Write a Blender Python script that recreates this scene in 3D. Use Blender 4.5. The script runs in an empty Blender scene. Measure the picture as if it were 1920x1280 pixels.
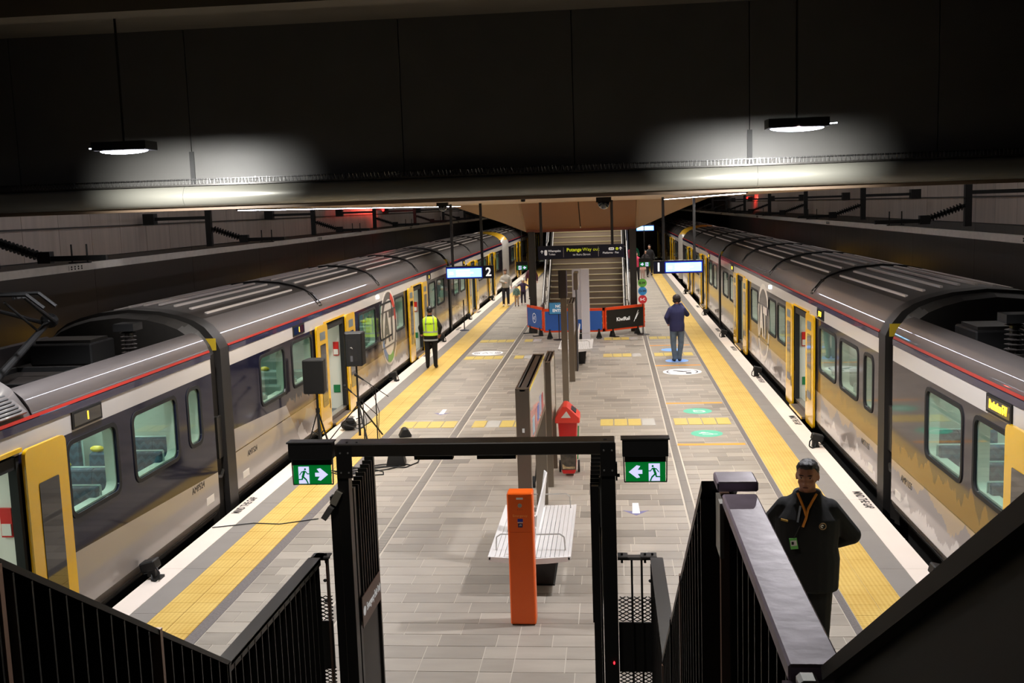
import bpy, bmesh, math, random
from mathutils import Vector, Matrix
R = random.Random(7)
SC = bpy.context.scene
COL = SC.collection
PI = math.pi
# ------------------------------------------------------------------ camera
F, PITCH, YAW, ROLL, CH = 1950.0, .1285, -.0972, .0333, 4.4
cp, sp, cy_, sy_ = math.cos(PITCH), math.sin(PITCH), math.cos(YAW), math.sin(YAW)
fw = Vector((sy_*cp, cy_*cp, -sp)); rt = Vector((cy_, -sy_, 0)); dn = fw.cross(rt)
c_, s_ = math.cos(ROLL), math.sin(ROLL)
ax = rt*c_ + dn*s_; ay = -(dn*c_ - rt*s_)
camd = bpy.data.cameras.new('camera'); cam = bpy.data.objects.new('camera', camd); COL.objects.link(cam)
m = Matrix((ax, ay, -fw)).transposed().to_4x4(); m.translation = (0, 0, CH)
cam.matrix_world = m
camd.sensor_width = 36; camd.lens = F*36/1920; camd.clip_start = .05; camd.clip_end = 400
SC.camera = cam
SC.view_settings.view_transform = 'Standard'; SC.view_settings.look = 'None'
SC.view_settings.gamma = 1; SC.view_settings.use_curve_mapping = False
SC.view_settings.exposure = 0.0
# ------------------------------------------------------------------ world + main lights
W = bpy.data.worlds.new('world'); SC.world = W; W.use_nodes = True
W.node_tree.nodes['Background'].inputs[0].default_value = (.9, .85, .8, 1)
W.node_tree.nodes['Background'].inputs[1].default_value = .006

def area(name, loc, sx, sy, power, col, down=True, spread=180, shape='RECTANGLE'):
    l = bpy.data.lights.new(name, 'AREA'); l.shape = shape; l.size = sx; l.size_y = sy
    l.energy = power; l.color = col; l.spread = math.radians(spread)
    o = bpy.data.objects.new(name, l); o.location = loc; COL.objects.link(o)
    o['kind'] = 'structure'
    return o
# strip lights let into the platform ceiling (two rows), real lamps of the station; wall and face fills are added
KEY = 1.0; LUM = 950; WASH = 760; BACK = 420
for (x, rx) in ((-9.0, -25), (7.2, 25)):   # added fill over the tracks, brightens the walls
    for k in range(5):
        o = area('wall_fill', (x, 18+k*12.0, 5.5), .1, 11, 30, (1, .93, .9), spread=170)
l = bpy.data.lights.new('face_fill', 'SPOT'); l.energy = 420; l.color = (1, .93, .86); l.spot_size = math.radians(112); l.spot_blend = .5; l.shadow_soft_size = .25  # added spot, lifts the officer's face and the near metalwork
o = bpy.data.objects.new('face_fill', l); o.location = (-1.2, 5.0, 6.45); COL.objects.link(o)
area('stair_void_lamp', (-.9, 41.5, 5.2), 1.5, 6, 190, (1, .93, .85), spread=150)
for (x, z) in ((-4.75, 4.465), (1.95, 4.465)):
    for k in range(6):
        y0 = 13.5 + k*9.0
        area('ceiling_strip_light', (x, y0+4.5, z), .07, 8.9, 270*KEY, (1, .935, .86), spread=128)

# ------------------------------------------------------------------ helpers
def lin(c):
    return tuple(((v/255)/12.92 if v/255 <= .04045 else ((v/255+.055)/1.055)**2.4) for v in c)
MATS = {}
def mat(name, rgb, rough=.5, metal=0., emit=0., coat=0., noise=None, bump=None, alpha=None, trans=0.):
    if name in MATS: return MATS[name]
    m = bpy.data.materials.new(name); m.use_nodes = True
    nt = m.node_tree; b = nt.nodes['Principled BSDF']
    c = lin(rgb)
    b.inputs['Base Color'].default_value = (*c, 1)
    b.inputs['Roughness'].default_value = rough; b.inputs['Metallic'].default_value = metal
    b.inputs['Coat Weight'].default_value = coat; b.inputs['Coat Roughness'].default_value = .03
    if trans: b.inputs['Transmission Weight'].default_value = trans; b.inputs['IOR'].default_value = 1.45
    if emit:
        b.inputs['Emission Color'].default_value = (*c, 1); b.inputs['Emission Strength'].default_value = emit
    if noise or bump:
        tc = nt.nodes.new('ShaderNodeTexCoord'); n = nt.nodes.new('ShaderNodeTexNoise')
        n.inputs['Scale'].default_value = (noise or bump)[0]; n.inputs['Detail'].default_value = 5
        nt.links.new(tc.outputs['Object'], n.inputs['Vector'])
    if noise:
        r = nt.nodes.new('ShaderNodeMapRange'); r.inputs['From Min'].default_value = .25; r.inputs['From Max'].default_value = .75
        r.inputs['To Min'].default_value = 1-noise[1]; r.inputs['To Max'].default_value = 1+noise[1]
        nt.links.new(n.outputs['Fac'], r.inputs['Value'])
        mx = nt.nodes.new('ShaderNodeVectorMath'); mx.operation = 'SCALE'; mx.inputs[0].default_value = c
        nt.links.new(r.outputs[0], mx.inputs['Scale']); nt.links.new(mx.outputs[0], b.inputs['Base Color'])
    if bump:
        bp = nt.nodes.new('ShaderNodeBump'); bp.inputs['Strength'].default_value = bump[1]; bp.inputs['Distance'].default_value = .01
        nt.links.new(n.outputs['Fac'], bp.inputs['Height']); nt.links.new(bp.outputs[0], b.inputs['Normal'])
    MATS[name] = m
    return m
def nodes(m): return m.node_tree, m.node_tree.nodes, m.node_tree.links, m.node_tree.nodes['Principled BSDF']
def mathn(nt, op, a, b=None, clamp=False):
    n = nt.nodes.new('ShaderNodeMath'); n.operation = op; n.use_clamp = clamp
    for i, v in enumerate((a, b)):
        if v is None: continue
        if isinstance(v, (int, float)): n.inputs[i].default_value = v
        else: nt.links.new(v, n.inputs[i])
    return n.outputs[0]
def mixc(nt, f, a, b):
    n = nt.nodes.new('ShaderNodeMix'); n.data_type = 'RGBA'
    for s, v in ((n.inputs[0], f), (n.inputs[6], a), (n.inputs[7], b)):
        if isinstance(v, (int, float)): s.default_value = v
        elif isinstance(v, tuple): s.default_value = (*v, 1)
        else: nt.links.new(v, s)
    return n.outputs[2]
def sepxyz(nt, coord='Object'):
    tc = nt.nodes.new('ShaderNodeTexCoord'); s = nt.nodes.new('ShaderNodeSeparateXYZ')
    nt.links.new(tc.outputs[coord], s.inputs[0]); return s.outputs, tc.outputs[coord]

class MB:
    def __init__(s): s.v = []; s.f = []; s.mi = []
    def add(s, vs, fs, mi=0):
        b = len(s.v); s.v += [tuple(p) for p in vs]; s.f += [tuple(i+b for i in f) for f in fs]; s.mi += [mi]*len(fs); return s
    def box(s, x0, x1, y0, y1, z0, z1, mi=0):
        v = [(x, y, z) for z in (z0, z1) for y in (y0, y1) for x in (x0, x1)]
        return s.add(v, [(0, 2, 3, 1), (4, 5, 7, 6), (0, 1, 5, 4), (2, 6, 7, 3), (0, 4, 6, 2), (1, 3, 7, 5)], mi)
    def obox(s, c, h, M=None, mi=0):
        M = M or Matrix.Identity(3); c = Vector(c)
        v = [c + M @ Vector((x*h[0], y*h[1], z*h[2])) for z in (-1, 1) for y in (-1, 1) for x in (-1, 1)]
        return s.add(v, [(0, 2, 3, 1), (4, 5, 7, 6), (0, 1, 5, 4), (2, 6, 7, 3), (0, 4, 6, 2), (1, 3, 7, 5)], mi)
    def bar(s, a, b, w, h=None, up=(0, 0, 1), mi=0):
        a, b = Vector(a), Vector(b); d = (b-a); L = d.length; d.normalize(); u = Vector(up)
        if abs(d.dot(u)) > .98: u = Vector((0, 1, 0))
        sx = d.cross(u).normalized(); uz = sx.cross(d).normalized()
        M = Matrix((sx, d, uz)).transposed()
        return s.obox((a+b)/2, (w/2, L/2, (h or w)/2), M, mi)
    def cone(s, a, b, r0, r1, n=10, mi=0, cap=True):
        a, b = Vector(a), Vector(b); d = (b-a).normalized()
        u = d.cross(Vector((0, 0, 1)) if abs(d.z) < .9 else Vector((1, 0, 0))).normalized(); w = d.cross(u)
        vs = []
        for p, r in ((a, r0), (b, r1)):
            for i in range(n):
                t = 2*PI*i/n; vs.append(p + (u*math.cos(t)+w*math.sin(t))*r)
        fs = [(i, (i+1) % n, n+(i+1) % n, n+i) for i in range(n)]
        if cap: fs += [tuple(range(n-1, -1, -1)), tuple(range(n, 2*n))]
        return s.add(vs, fs, mi)
    def tube(s, pts, r, n=6, mi=0):
        for a, b in zip(pts, pts[1:]): s.cone(a, b, r, r, n, mi)
        return s
    def ell(s, c, r, n=12, m=8, M=None, mi=0, zmin=-1., zmax=1.):
        c = Vector(c); M = M or Matrix.Identity(3); r = (r, r, r) if isinstance(r, (int, float)) else r
        vs = []
        a0, a1 = math.asin(zmin), math.asin(zmax)
        for j in range(m+1):
            ph = a0+(a1-a0)*j/m
            for i in range(n):
                t = 2*PI*i/n
                vs.append(c + M @ Vector((r[0]*math.cos(ph)*math.cos(t), r[1]*math.cos(ph)*math.sin(t), r[2]*math.sin(ph))))
        fs = [(j*n+i, j*n+(i+1) % n, (j+1)*n+(i+1) % n, (j+1)*n+i) for j in range(m) for i in range(n)]
        return s.add(vs, fs, mi)
    def loft(s, rings, mi=0, closed=True, cap=True):
        n = len(rings[0]); vs = [p for r in rings for p in r]
        fs = [(j*n+i, j*n+(i+1) % n, (j+1)*n+(i+1) % n, (j+1)*n+i) for j in range(len(rings)-1) for i in range(n if closed else n-1)]
        if cap and closed: fs += [tuple(range(n-1, -1, -1)), tuple(range((len(rings)-1)*n, len(rings)*n))]
        return s.add(vs, fs, mi)
    def lathe(s, prof, c, n=16, mi=0):
        return s.loft([[(c[0]+r*math.cos(2*PI*i/n), c[1]+r*math.sin(2*PI*i/n), c[2]+z) for i in range(n)] for r, z in prof], mi)
    def prism(s, poly, y0, y1, axis='y', mi=0):
        def P(a, b, t): return {'y': (a, t, b), 'x': (t, a, b), 'z': (a, b, t)}[axis]
        n = len(poly)
        vs = [P(a, b, y0) for a, b in poly]+[P(a, b, y1) for a, b in poly]
        fs = [(i, (i+1) % n, n+(i+1) % n, n+i) for i in range(n)]+[tuple(range(n-1, -1, -1)), tuple(range(n, 2*n))]
        return s.add(vs, fs, mi)
    def mesh(s, name, mats, smooth=False, fix=True, bevel=0):
        me = bpy.data.meshes.new(name); me.from_pydata(s.v, [], s.f)
        for mm in (mats if isinstance(mats, (list, tuple)) else [mats]): me.materials.append(mm)
        if len(set(s.mi)) > 1: me.polygons.foreach_set('material_index', s.mi)
        if fix:
            bm = bmesh.new(); bm.from_mesh(me)
            if bevel: bmesh.ops.bevel(bm, geom=bm.edges[:], offset=bevel, segments=1, affect='EDGES', clamp_overlap=True)
            bmesh.ops.recalc_face_normals(bm, faces=bm.faces[:]); bm.to_mesh(me); bm.free()
        if smooth: shade(me)
        return me
    def build(s, name, mats, parent=None, smooth=False, fix=True, bevel=0, label=None):
        return link(name, s.mesh(name, mats, smooth, fix, bevel), parent, label)
def shade(me):
    me.polygons.foreach_set('use_smooth', [True]*len(me.polygons))
    try: me.set_sharp_from_angle(angle=math.radians(40))
    except Exception: pass
def link(name, me, parent=None, label=None):
    o = bpy.data.objects.new(name, me); COL.objects.link(o)
    if parent: o.parent = parent
    if label: o['label'] = label
    return o
def tag(o, label, cat, group=None, kind=None):
    o['label'] = label; o['category'] = cat
    if group: o['group'] = group
    if kind: o['kind'] = kind
    return o
def thing(name, label, cat, loc=(0, 0, 0), rz=0, group=None):
    o = bpy.data.objects.new(name, None); COL.objects.link(o); o.location = loc; o.rotation_euler = (0, 0, rz)
    o.empty_display_size = .1
    return tag(o, label, cat, group)
def struct(o): o['kind'] = 'structure'; return o
def copy_tree(o, parent=None):
    c = o.copy(); COL.objects.link(c); c.parent = parent
    for ch in list(o.children): copy_tree(ch, c)
    return c
def basis(o, x, y):
    x = Vector(x).normalized(); y = Vector(y).normalized(); z = x.cross(y)
    m = Matrix((x, y, z)).transposed().to_4x4(); m.translation = Vector(o); return m
def circ(cx, cy, r, n=28, a0=0, a1=2*PI, ry=None):
    full = abs(a1-a0-2*PI) < 1e-6
    return [(cx+r*math.cos(a0+(a1-a0)*i/(n if full else n-1)), cy+(ry or r)*math.sin(a0+(a1-a0)*i/(n if full else n-1))) for i in range(n)]
def rrect(x0, x1, y0, y1, r, n=4):
    p = []
    for cx, cy, a in ((x1-r, y1-r, 0), (x0+r, y1-r, PI/2), (x0+r, y0+r, PI), (x1-r, y0+r, 3*PI/2)):
        p += [(cx+r*math.cos(a+PI/2*i/n), cy+r*math.sin(a+PI/2*i/n)) for i in range(n+1)]
    return p
def arc(cx, cy, r0, r1, a0, a1, n=14):
    return circ(cx, cy, r1, n, a0, a1)+circ(cx, cy, r0, n, a0, a1)[::-1]
def seg(a, b, w):
    a, b = Vector(a), Vector(b); d = (b-a).normalized(); n = Vector((-d.y, d.x))*w/2; e = d*w*.3
    return [tuple(a-e+n), tuple(a-e-n), tuple(b+e-n), tuple(b+e+n)]
def shape(name, polys, th, mats, parent=None, M=None, label=None, smooth=False):
    c = bpy.data.curves.new(name, 'CURVE'); c.dimensions = '2D'; c.fill_mode = 'BOTH'; c.extrude = th/2
    for pts in polys:
        s = c.splines.new('POLY'); s.points.add(len(pts)-1); s.use_cyclic_u = True
        for i, p in enumerate(pts): s.points[i].co = (p[0], p[1], 0, 1)
    o = bpy.data.objects.new(name, c); me = bpy.data.meshes.new_from_object(o)
    bpy.data.objects.remove(o); bpy.data.curves.remove(c); me.name = name; me.materials.clear()
    for mm in (mats if isinstance(mats, (list, tuple)) else [mats]): me.materials.append(mm)
    if M: me.transform(M)
    return link(name, me, parent, label)
def text(body, size, M, mats, parent=None, name='lettering', th=.002, align='CENTER', sx=1., off=0., label=None):
    c = bpy.data.curves.new('t', 'FONT'); c.body = body; c.size = size; c.extrude = th/2; c.align_x = align; c.align_y = 'CENTER'; c.offset = off; c.resolution_u = 2
    o = bpy.data.objects.new('t', c); me = bpy.data.meshes.new_from_object(o)
    bpy.data.objects.remove(o); bpy.data.curves.remove(c); me.name = name; me.materials.clear(); me.materials.append(mats)
    me.transform(M @ Matrix.Diagonal((sx, 1, 1, 1)))
    return link(name, me, parent, label)
def temp_eval(me, mods):
    o = bpy.data.objects.new('tmp', me); COL.objects.link(o)
    for t, kw in mods:
        md = o.modifiers.new('m', t)
        for k, v in kw.items(): setattr(md, k, v)
    dg = bpy.context.evaluated_depsgraph_get(); dg.update()
    r = bpy.data.meshes.new_from_object(o.evaluated_get(dg)); bpy.data.objects.remove(o)
    return r

# ------------------------------------------------------------------ materials
BLK = mat('black_powder_coat', (22, 21, 20), .42, .0)
BLK2 = mat('black_plastic', (9, 9, 9), .6)
CHAR = mat('charcoal_metal', (52, 50, 47), .38, .3)
BRONZE = mat('bronze_metal', (118, 106, 92), .38, .55, noise=(3, .06))
STEEL = mat('brushed_steel', (190, 190, 188), .28, .9)
GALV = mat('galvanised_steel', (178, 174, 168), .4, .4, noise=(9, .1))
WHITE = mat('white_paint', (225, 220, 212), .4)
WHITEG = mat('white_gloss', (222, 220, 222), .18, coat=.5)
YEL = mat('door_yellow', (226, 176, 12), .25, coat=.6)
YELLOW = mat('yellow_plastic', (225, 200, 60), .4)
ORANGE = mat('orange_paint', (238, 96, 6), .38, noise=(2, .03))
ORANGE2 = mat('orange_barrier_plastic', (235, 75, 25), .4)
RED = mat('red_plastic', (205, 28, 24), .35)
REDO = mat('red_orange_lid', (235, 70, 55), .35)
BLUE = mat('blue_panel', (40, 92, 178), .45)
SKYB = mat('sky_blue_sign', (72, 150, 205), .45)
NAVY = mat('navy_sign', (18, 20, 42), .3, coat=.3)
RUB = mat('black_rubber', (12, 12, 12), .75)
SPK = mat('speaker_grille', (8, 8, 8), .9)
GLASS = mat('tinted_glass', (150, 165, 160), .03, trans=.0, coat=0)
def glass(name, tint, a, rough=.02):
    m = bpy.data.materials.new(name); m.use_nodes = True; nt = m.node_tree; nt.nodes.clear()
    out = nt.nodes.new('ShaderNodeOutputMaterial'); mx = nt.nodes.new('ShaderNodeMixShader'); tr = nt.nodes.new('ShaderNodeBsdfTransparent')
    gl = nt.nodes.new('ShaderNodeBsdfGlossy'); gl.inputs['Roughness'].default_value = rough; lw = nt.nodes.new('ShaderNodeLayerWeight'); lw.inputs[0].default_value = .5
    tr.inputs[0].default_value = (*tint, 1)
    ad = mathn(nt, 'ADD', mathn(nt, 'MULTIPLY', mathn(nt, 'POWER', lw.outputs['Facing'], 5.0), .8), a+.04, True); nt.links.new(ad, mx.inputs[0])
    nt.links.new(tr.outputs[0], mx.inputs[1]); nt.links.new(gl.outputs[0], mx.inputs[2]); nt.links.new(mx.outputs[0], out.inputs[0])
    return m
GL_WIN = glass('window_glass', (.76, .83, .80), 0)
GL_DARK = mat('dark_glass', (14, 16, 16), .05, coat=.6)
GL_CLEAR = glass('clear_glass', (.9, .93, .92), .03)
SCREEN = mat('blue_lcd_screen', (120, 205, 255), .4, emit=3.2)
SCREENW = mat('screen_text', (225, 245, 255), .4, emit=4.5)
SCRB = mat('lcd_frame_blue', (25, 30, 150), .3, emit=.35)
LEDW = mat('led_white', (235, 235, 255), .4, emit=25)
LEDL = mat('led_line', (235, 238, 255), .4, emit=30)
EXG = mat('exit_sign_green', (0, 118, 45), .4, emit=.55)
EXW = mat('exit_sign_white', (205, 205, 255), .4, emit=1.0)
AMBER = mat('amber_led', (255, 190, 40), .4, emit=5)
REDL = mat('red_signal_lamp', (255, 20, 20), .4, emit=12)
WTXT = mat('white_lettering', (235, 235, 235), .5, emit=.25)
YTXT = mat('yellow_lettering', (215, 225, 30), .5, emit=.35)
BTXT = mat('black_lettering', (30, 28, 28), .6)

def paver_mat():
    m = mat('grey_stone_paver', (150, 140, 128), .42); nt, nd, lk, b = nodes(m)
    (xyz, oc) = sepxyz(nt)
    geo = nt.nodes.new('ShaderNodeNewGeometry')
    at = nt.nodes.new('ShaderNodeAttribute'); at.attribute_name = 'tone'
    oi = nt.nodes.new('ShaderNodeObjectInfo')
    n = nt.nodes.new('ShaderNodeTexNoise'); n.inputs['Scale'].default_value = 2.2; n.inputs['Detail'].default_value = 6
    mp = nt.nodes.new('ShaderNodeMapping'); mp.inputs['Scale'].default_value = (1, 3.5, 1); lk.new(geo.outputs['Position'], mp.inputs['Vector']); lk.new(mp.outputs[0], n.inputs['Vector'])
    n2 = nt.nodes.new('ShaderNodeTexNoise'); n2.inputs['Scale'].default_value = 260; lk.new(geo.outputs['Position'], n2.inputs['Vector'])
    t = mathn(nt, 'ADD', at.outputs['Fac'], mathn(nt, 'MULTIPLY', mathn(nt, 'SUBTRACT', n.outputs['Fac'], .5), .55))
    t = mathn(nt, 'ADD', t, mathn(nt, 'MULTIPLY', mathn(nt, 'SUBTRACT', n2.outputs['Fac'], .5), .25))
    t = mathn(nt, 'ADD', t, .5, True)
    lk.new(mixc(nt, t, lin((121, 114, 105)), lin((181, 171, 158))), b.inputs['Base Color'])
    r = mathn(nt, 'ADD', mathn(nt, 'MULTIPLY', n.outputs['Fac'], .25), .3); lk.new(r, b.inputs['Roughness'])
    bp = nt.nodes.new('ShaderNodeBump'); bp.inputs['Strength'].default_value = .15; bp.inputs['Distance'].default_value = .002
    lk.new(n2.outputs['Fac'], bp.inputs['Height']); lk.new(bp.outputs[0], b.inputs['Normal'])
    return m
PAVER = paver_mat()
GROUT = mat('pale_grout', (192, 184, 171), .8)
def tactile_mat():
    m = mat('yellow_tactile', (226, 190, 92), .5); nt, nd, lk, b = nodes(m)
    geo = nt.nodes.new('ShaderNodeNewGeometry'); s = nt.nodes.new('ShaderNodeSeparateXYZ'); lk.new(geo.outputs['Position'], s.inputs[0])
    k = 2*PI/.0505
    sx = mathn(nt, 'SINE', mathn(nt, 'MULTIPLY', s.outputs['X'], k)); sy = mathn(nt, 'SINE', mathn(nt, 'MULTIPLY', s.outputs['Y'], k))
    d = mathn(nt, 'MULTIPLY', mathn(nt, 'ADD', mathn(nt, 'MULTIPLY', sx, .6), mathn(nt, 'MULTIPLY', sy, .4)), .9)
    h = mathn(nt, 'ADD', mathn(nt, 'MULTIPLY', d, .5), .5, True)
    n = nt.nodes.new('ShaderNodeTexNoise'); n.inputs['Scale'].default_value = 1.7; lk.new(geo.outputs['Position'], n.inputs['Vector'])
    h2 = mathn(nt, 'ADD', mathn(nt, 'MULTIPLY', h, .7), mathn(nt, 'MULTIPLY', mathn(nt, 'SUBTRACT', n.outputs['Fac'], .5), .9), True)
    lk.new(mixc(nt, h2, lin((190, 152, 66)), lin((226, 198, 116))), b.inputs['Base Color'])
    bp = nt.nodes.new('ShaderNodeBump'); bp.inputs['Strength'].default_value = .5; bp.inputs['Distance'].default_value = .004
    lk.new(h, bp.inputs['Height']); lk.new(bp.outputs[0], b.inputs['Normal'])
    return m
TACT = tactile_mat()
SETT = mat('dark_stone_setts', (104, 98, 96), .55, noise=(38, .3), bump=(60, .4))
SLABG = mat('grey_edge_slab', (134, 129, 124), .5, noise=(2.5, .07))
SLABW = mat('white_edge_slab', (226, 214, 203), .5, noise=(2, .03))
def grate_mat():
    m = mat('drain_grate_steel', (120, 114, 108), .4, .5); nt, nd, lk, b = nodes(m)
    geo = nt.nodes.new('ShaderNodeNewGeometry'); s = nt.nodes.new('ShaderNodeSeparateXYZ'); lk.new(geo.outputs['Position'], s.inputs[0])
    w = mathn(nt, 'GREATER_THAN', mathn(nt, 'SINE', mathn(nt, 'MULTIPLY', s.outputs['Y'], 2*PI/.028)), -.1)
    lk.new(mixc(nt, w, lin((70, 66, 62)), lin((168, 160, 150))), b.inputs['Base Color'])
    return m
GRATE = grate_mat()

# ------------------------------------------------------------------ the platform floor
XL, XR, YF = -5.77, 3.69, 92.0
floor = struct(MB().box(XL+.02, XR-.02, 1.2, YF, -.30, -.004).build('floor', GROUT))
struct(MB().box(XL+.25, XR-.25, 1.0, YF, -1.1, -.30).build('trim_1', mat('platform_face', (60, 58, 55), .8)))
def tone_mesh(L, Wd, tone, name='paver'):
    g = .005; mb = MB().box(g, L-g, g, Wd-g, -.02, 0)
    me = mb.mesh(name, PAVER); a = me.attributes.new('tone', 'FLOAT', 'POINT'); a.data.foreach_set('value', [tone]*len(me.vertices)); return me
PM = {}
DRL, DRR = (-3.21, -3.05), (1.00, 1.14)
zones = [(-4.40, DRL[0]-.01), (DRL[1]+.01, -1.02), (-1.02, DRR[0]-.01), (DRR[1]+.01, 2.39)]
ROW = .2915
NP = 0; rest = MB(); tones = []
# tactile bands across the platform
bands = []
for yb in (20.50, 29.95, 33.75):
    for (a, b, n) in ((-4.38, -3.23, 4), (-2.9, -1.75, 4), (-.29, .83, 4), (1.19, 2.32, 4)): bands.append((a, b, yb, n))
def covered(x0, x1, y0):
    return any(x1 > a+.02 and x0 < b-.02 and y0 < yb+.60 and y0+ROW > yb+.02 for a, b, yb, n in bands)
r = 0; y = 7.93
while y < 62:
    for zi, (xa, xb) in enumerate(zones):
        x = xa; first = True
        off = R.choice((.2, .35, .5, .6)) if True else 0
        while x < xb-.03:
            L = off if first else R.choice((.6, .6, .6, .6, .45))
            first = False
            L = min(L, xb-x)
            if xb-(x+L) < .12: L = xb-x
            tone = R.choice((-.16, -.10, -.05, 0, .03, .08, .16)) + (R.choice((-.28, -.15, .1)) if 13 < y < 45 and R.random() < .35 else 0)
            if NP < 292 and y < 13.3 and L > .3:
                key = (round(L, 2), round(tone, 2))
                if key not in PM: PM[key] = tone_mesh(key[0], ROW, tone)
                o = link('paver', PM[key], floor); o.location = (x, y, R.uniform(-.0012, .0008)); NP += 1
            elif not covered(x, x+L, y):
                g = .005 if y < 30 else .006
                rest.add([(x+g, y+g, 0), (x+L-g, y+g, 0), (x+L-g, y+ROW-g, 0), (x+g, y+ROW-g, 0), (x+g, y+g, -.02), (x+L-g, y+g, -.02), (x+L-g, y+ROW-g, -.02), (x+g, y+ROW-g, -.02)],
                         [(0, 1, 2, 3), (4, 5, 1, 0), (5, 6, 2, 1), (6, 7, 3, 2), (7, 4, 0, 3)]); tones += [tone]*8
            else:
                tones_ = None
                rest.add([(x+.005, y+.005, -.002), (x+L-.005, y+.005, -.002), (x+L-.005, y+ROW-.005, -.002), (x+.005, y+ROW-.005, -.002)], [(0, 1, 2, 3)]); tones += [tone]*4
            x += L
    y += ROW
rm = rest.mesh('pavers_beyond', PAVER, fix=False); a = rm.attributes.new('tone', 'FLOAT', 'POINT'); a.data.foreach_set('value', tones)
ro = link('paver_field', rm, floor); ro['kind'] = 'stuff'
far = MB().box(-4.4, 2.39, 62, YF, -.02, 0).mesh('p', PAVER); fo = link('paver_apron', far, floor)
# stair foot / near floor behind the portal
MB().box(-4.4, 2.39, 1.2, 7.93, -.02, 0).build('paver_apron', PAVER, floor)
# drains
for k in range(14):
    for (a, b) in (DRL, DRR):
        y0 = 7.9+k*1.2
        MB().box(a+.012, b-.012, y0+.003, y0+1.197, -.02, .001).build('drain_grate', GRATE, floor)
for (a, b) in (DRL, DRR):
    MB().box(a+.012, b-.012, 24.7, 62, -.02, .001).build('drain_grate', GRATE, floor)
# tactile strips
tm = [MB().box(.003, .303-.003, .003, .2915-.003, -.02, .004).mesh('tactile_tile', TACT)]
trest = MB()
def tact_strip(x0):
    k = 0; y = 7.6
    while y < 90:
        for i in range(2):
            if k < 140: o = link('tactile_tile', tm[0], floor); o.location = (x0+i*.303, y, 0); k += 1
            elif y < 62: trest.box(x0+i*.303+.002, x0+(i+1)*.303-.002, y+.002, y+.2895, -.01, .004)
        y += .2915 if y < 62 else 40
    trest.box(x0, x0+.606, 62, 90, -.01, .004)
tact_strip(-5.155); tact_strip(2.485)
to = trest.build('tactile_field', TACT, floor, fix=False); to['kind'] = 'stuff'
for x0, x1 in ((-4.545, -4.405), (2.395, 2.48)):
    for k in range(10): MB().box(x0, x1, 7.6+k*2.33+.003, 7.6+(k+1)*2.33-.003, -.02, .001).build('sett_strip', SETT, floor)
    MB().box(x0, x1, 30.9, 90, -.02, .001).build('sett_strip', SETT, floor)
for x0, x1, mm, L, nm in ((-5.46, -5.16, SLABG, 1.46, 'edge_slab'), (3.095, 3.385, SLABG, 1.46, 'edge_slab'), (XL, -5.465, SLABW, 2.92, 'white_edge_slab'), (3.39, XR, SLABW, 2.92, 'white_edge_slab')):
    y = 6.4
    while y < 64:
        MB().box(x0, x1, y+.003, y+L-.003, -.06, .0).build(nm, mm, floor); y += L
    MB().box(x0, x1, y, YF, -.06, 0).build(nm, mm, floor)
# warning plates in bands (yellow stud plates, some bare steel that glare)
PLY = mat('stud_plate_yellow', (214, 190, 110), .3, noise=(20, .06)); PLW = mat('stud_plate_steel', (235, 232, 225), .2, .3)
for (a, b, yb, n) in bands:
    w = (b-a)/n
    for i in range(n):
        shiny = (a < -2 and a > -3 and i in (1,)) or (abs(a+.29) < .02 and i == 3)
        if a < -2 and a > -3 and yb > 25 and i > 1: continue
        MB().box(a+i*w+.012, a+(i+1)*w-.012, yb, yb+.62, -.01, .006).build('stud_plate', PLW if shiny else PLY, floor)

# track beds, rails
BAL = mat('track_bed', (38, 34, 31), .9, noise=(9, .4), bump=(25, 1))
RAILM = mat('rail_steel', (110, 95, 85), .35, .8)
for nm, xa, xb, xc in (('track_bed', -10.2, -5.5, -7.25), ('track_bed', 3.4, 8.3, 5.2)):
    o = struct(MB().box(xa, xb, 1, YF, -1.3, -1.1).build('trim_2', BAL))
    for s in (-.535, .535):
        MB().box(xc+s-.035, xc+s+.035, 1, YF, -1.1, -.95).build('rail', RAILM, o)
    sl = MB()
    for k in range(90): sl.box(xc-1.1, xc+1.1, 6+k*.7, 6.25+k*.7, -1.1, -1.04)
    so = sl.build('sleeper_field', mat('sleeper', (70, 66, 62), .8), o); so['kind'] = 'stuff'

# ------------------------------------------------------------------ walls and ceilings
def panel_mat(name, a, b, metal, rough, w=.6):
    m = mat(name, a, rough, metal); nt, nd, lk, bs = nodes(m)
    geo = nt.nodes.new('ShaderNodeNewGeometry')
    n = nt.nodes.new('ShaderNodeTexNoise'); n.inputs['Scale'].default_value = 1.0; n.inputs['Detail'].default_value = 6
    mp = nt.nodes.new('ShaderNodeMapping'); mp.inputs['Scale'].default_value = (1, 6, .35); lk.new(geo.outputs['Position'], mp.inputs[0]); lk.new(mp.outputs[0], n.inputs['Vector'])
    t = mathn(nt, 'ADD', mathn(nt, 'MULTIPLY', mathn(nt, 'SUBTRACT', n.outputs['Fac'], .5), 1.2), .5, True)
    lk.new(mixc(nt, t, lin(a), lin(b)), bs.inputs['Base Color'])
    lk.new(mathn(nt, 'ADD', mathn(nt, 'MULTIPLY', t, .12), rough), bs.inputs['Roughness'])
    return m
WUP = panel_mat('wall_panel_upper_lit', (150, 140, 134), (196, 184, 176), .35, .33)
WLO = panel_mat('wall_panel_lower_shaded', (66, 61, 57), (72, 67, 62), .35, .30)  # one wall: its lit upper and shaded lower parts are put into the colours
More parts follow.
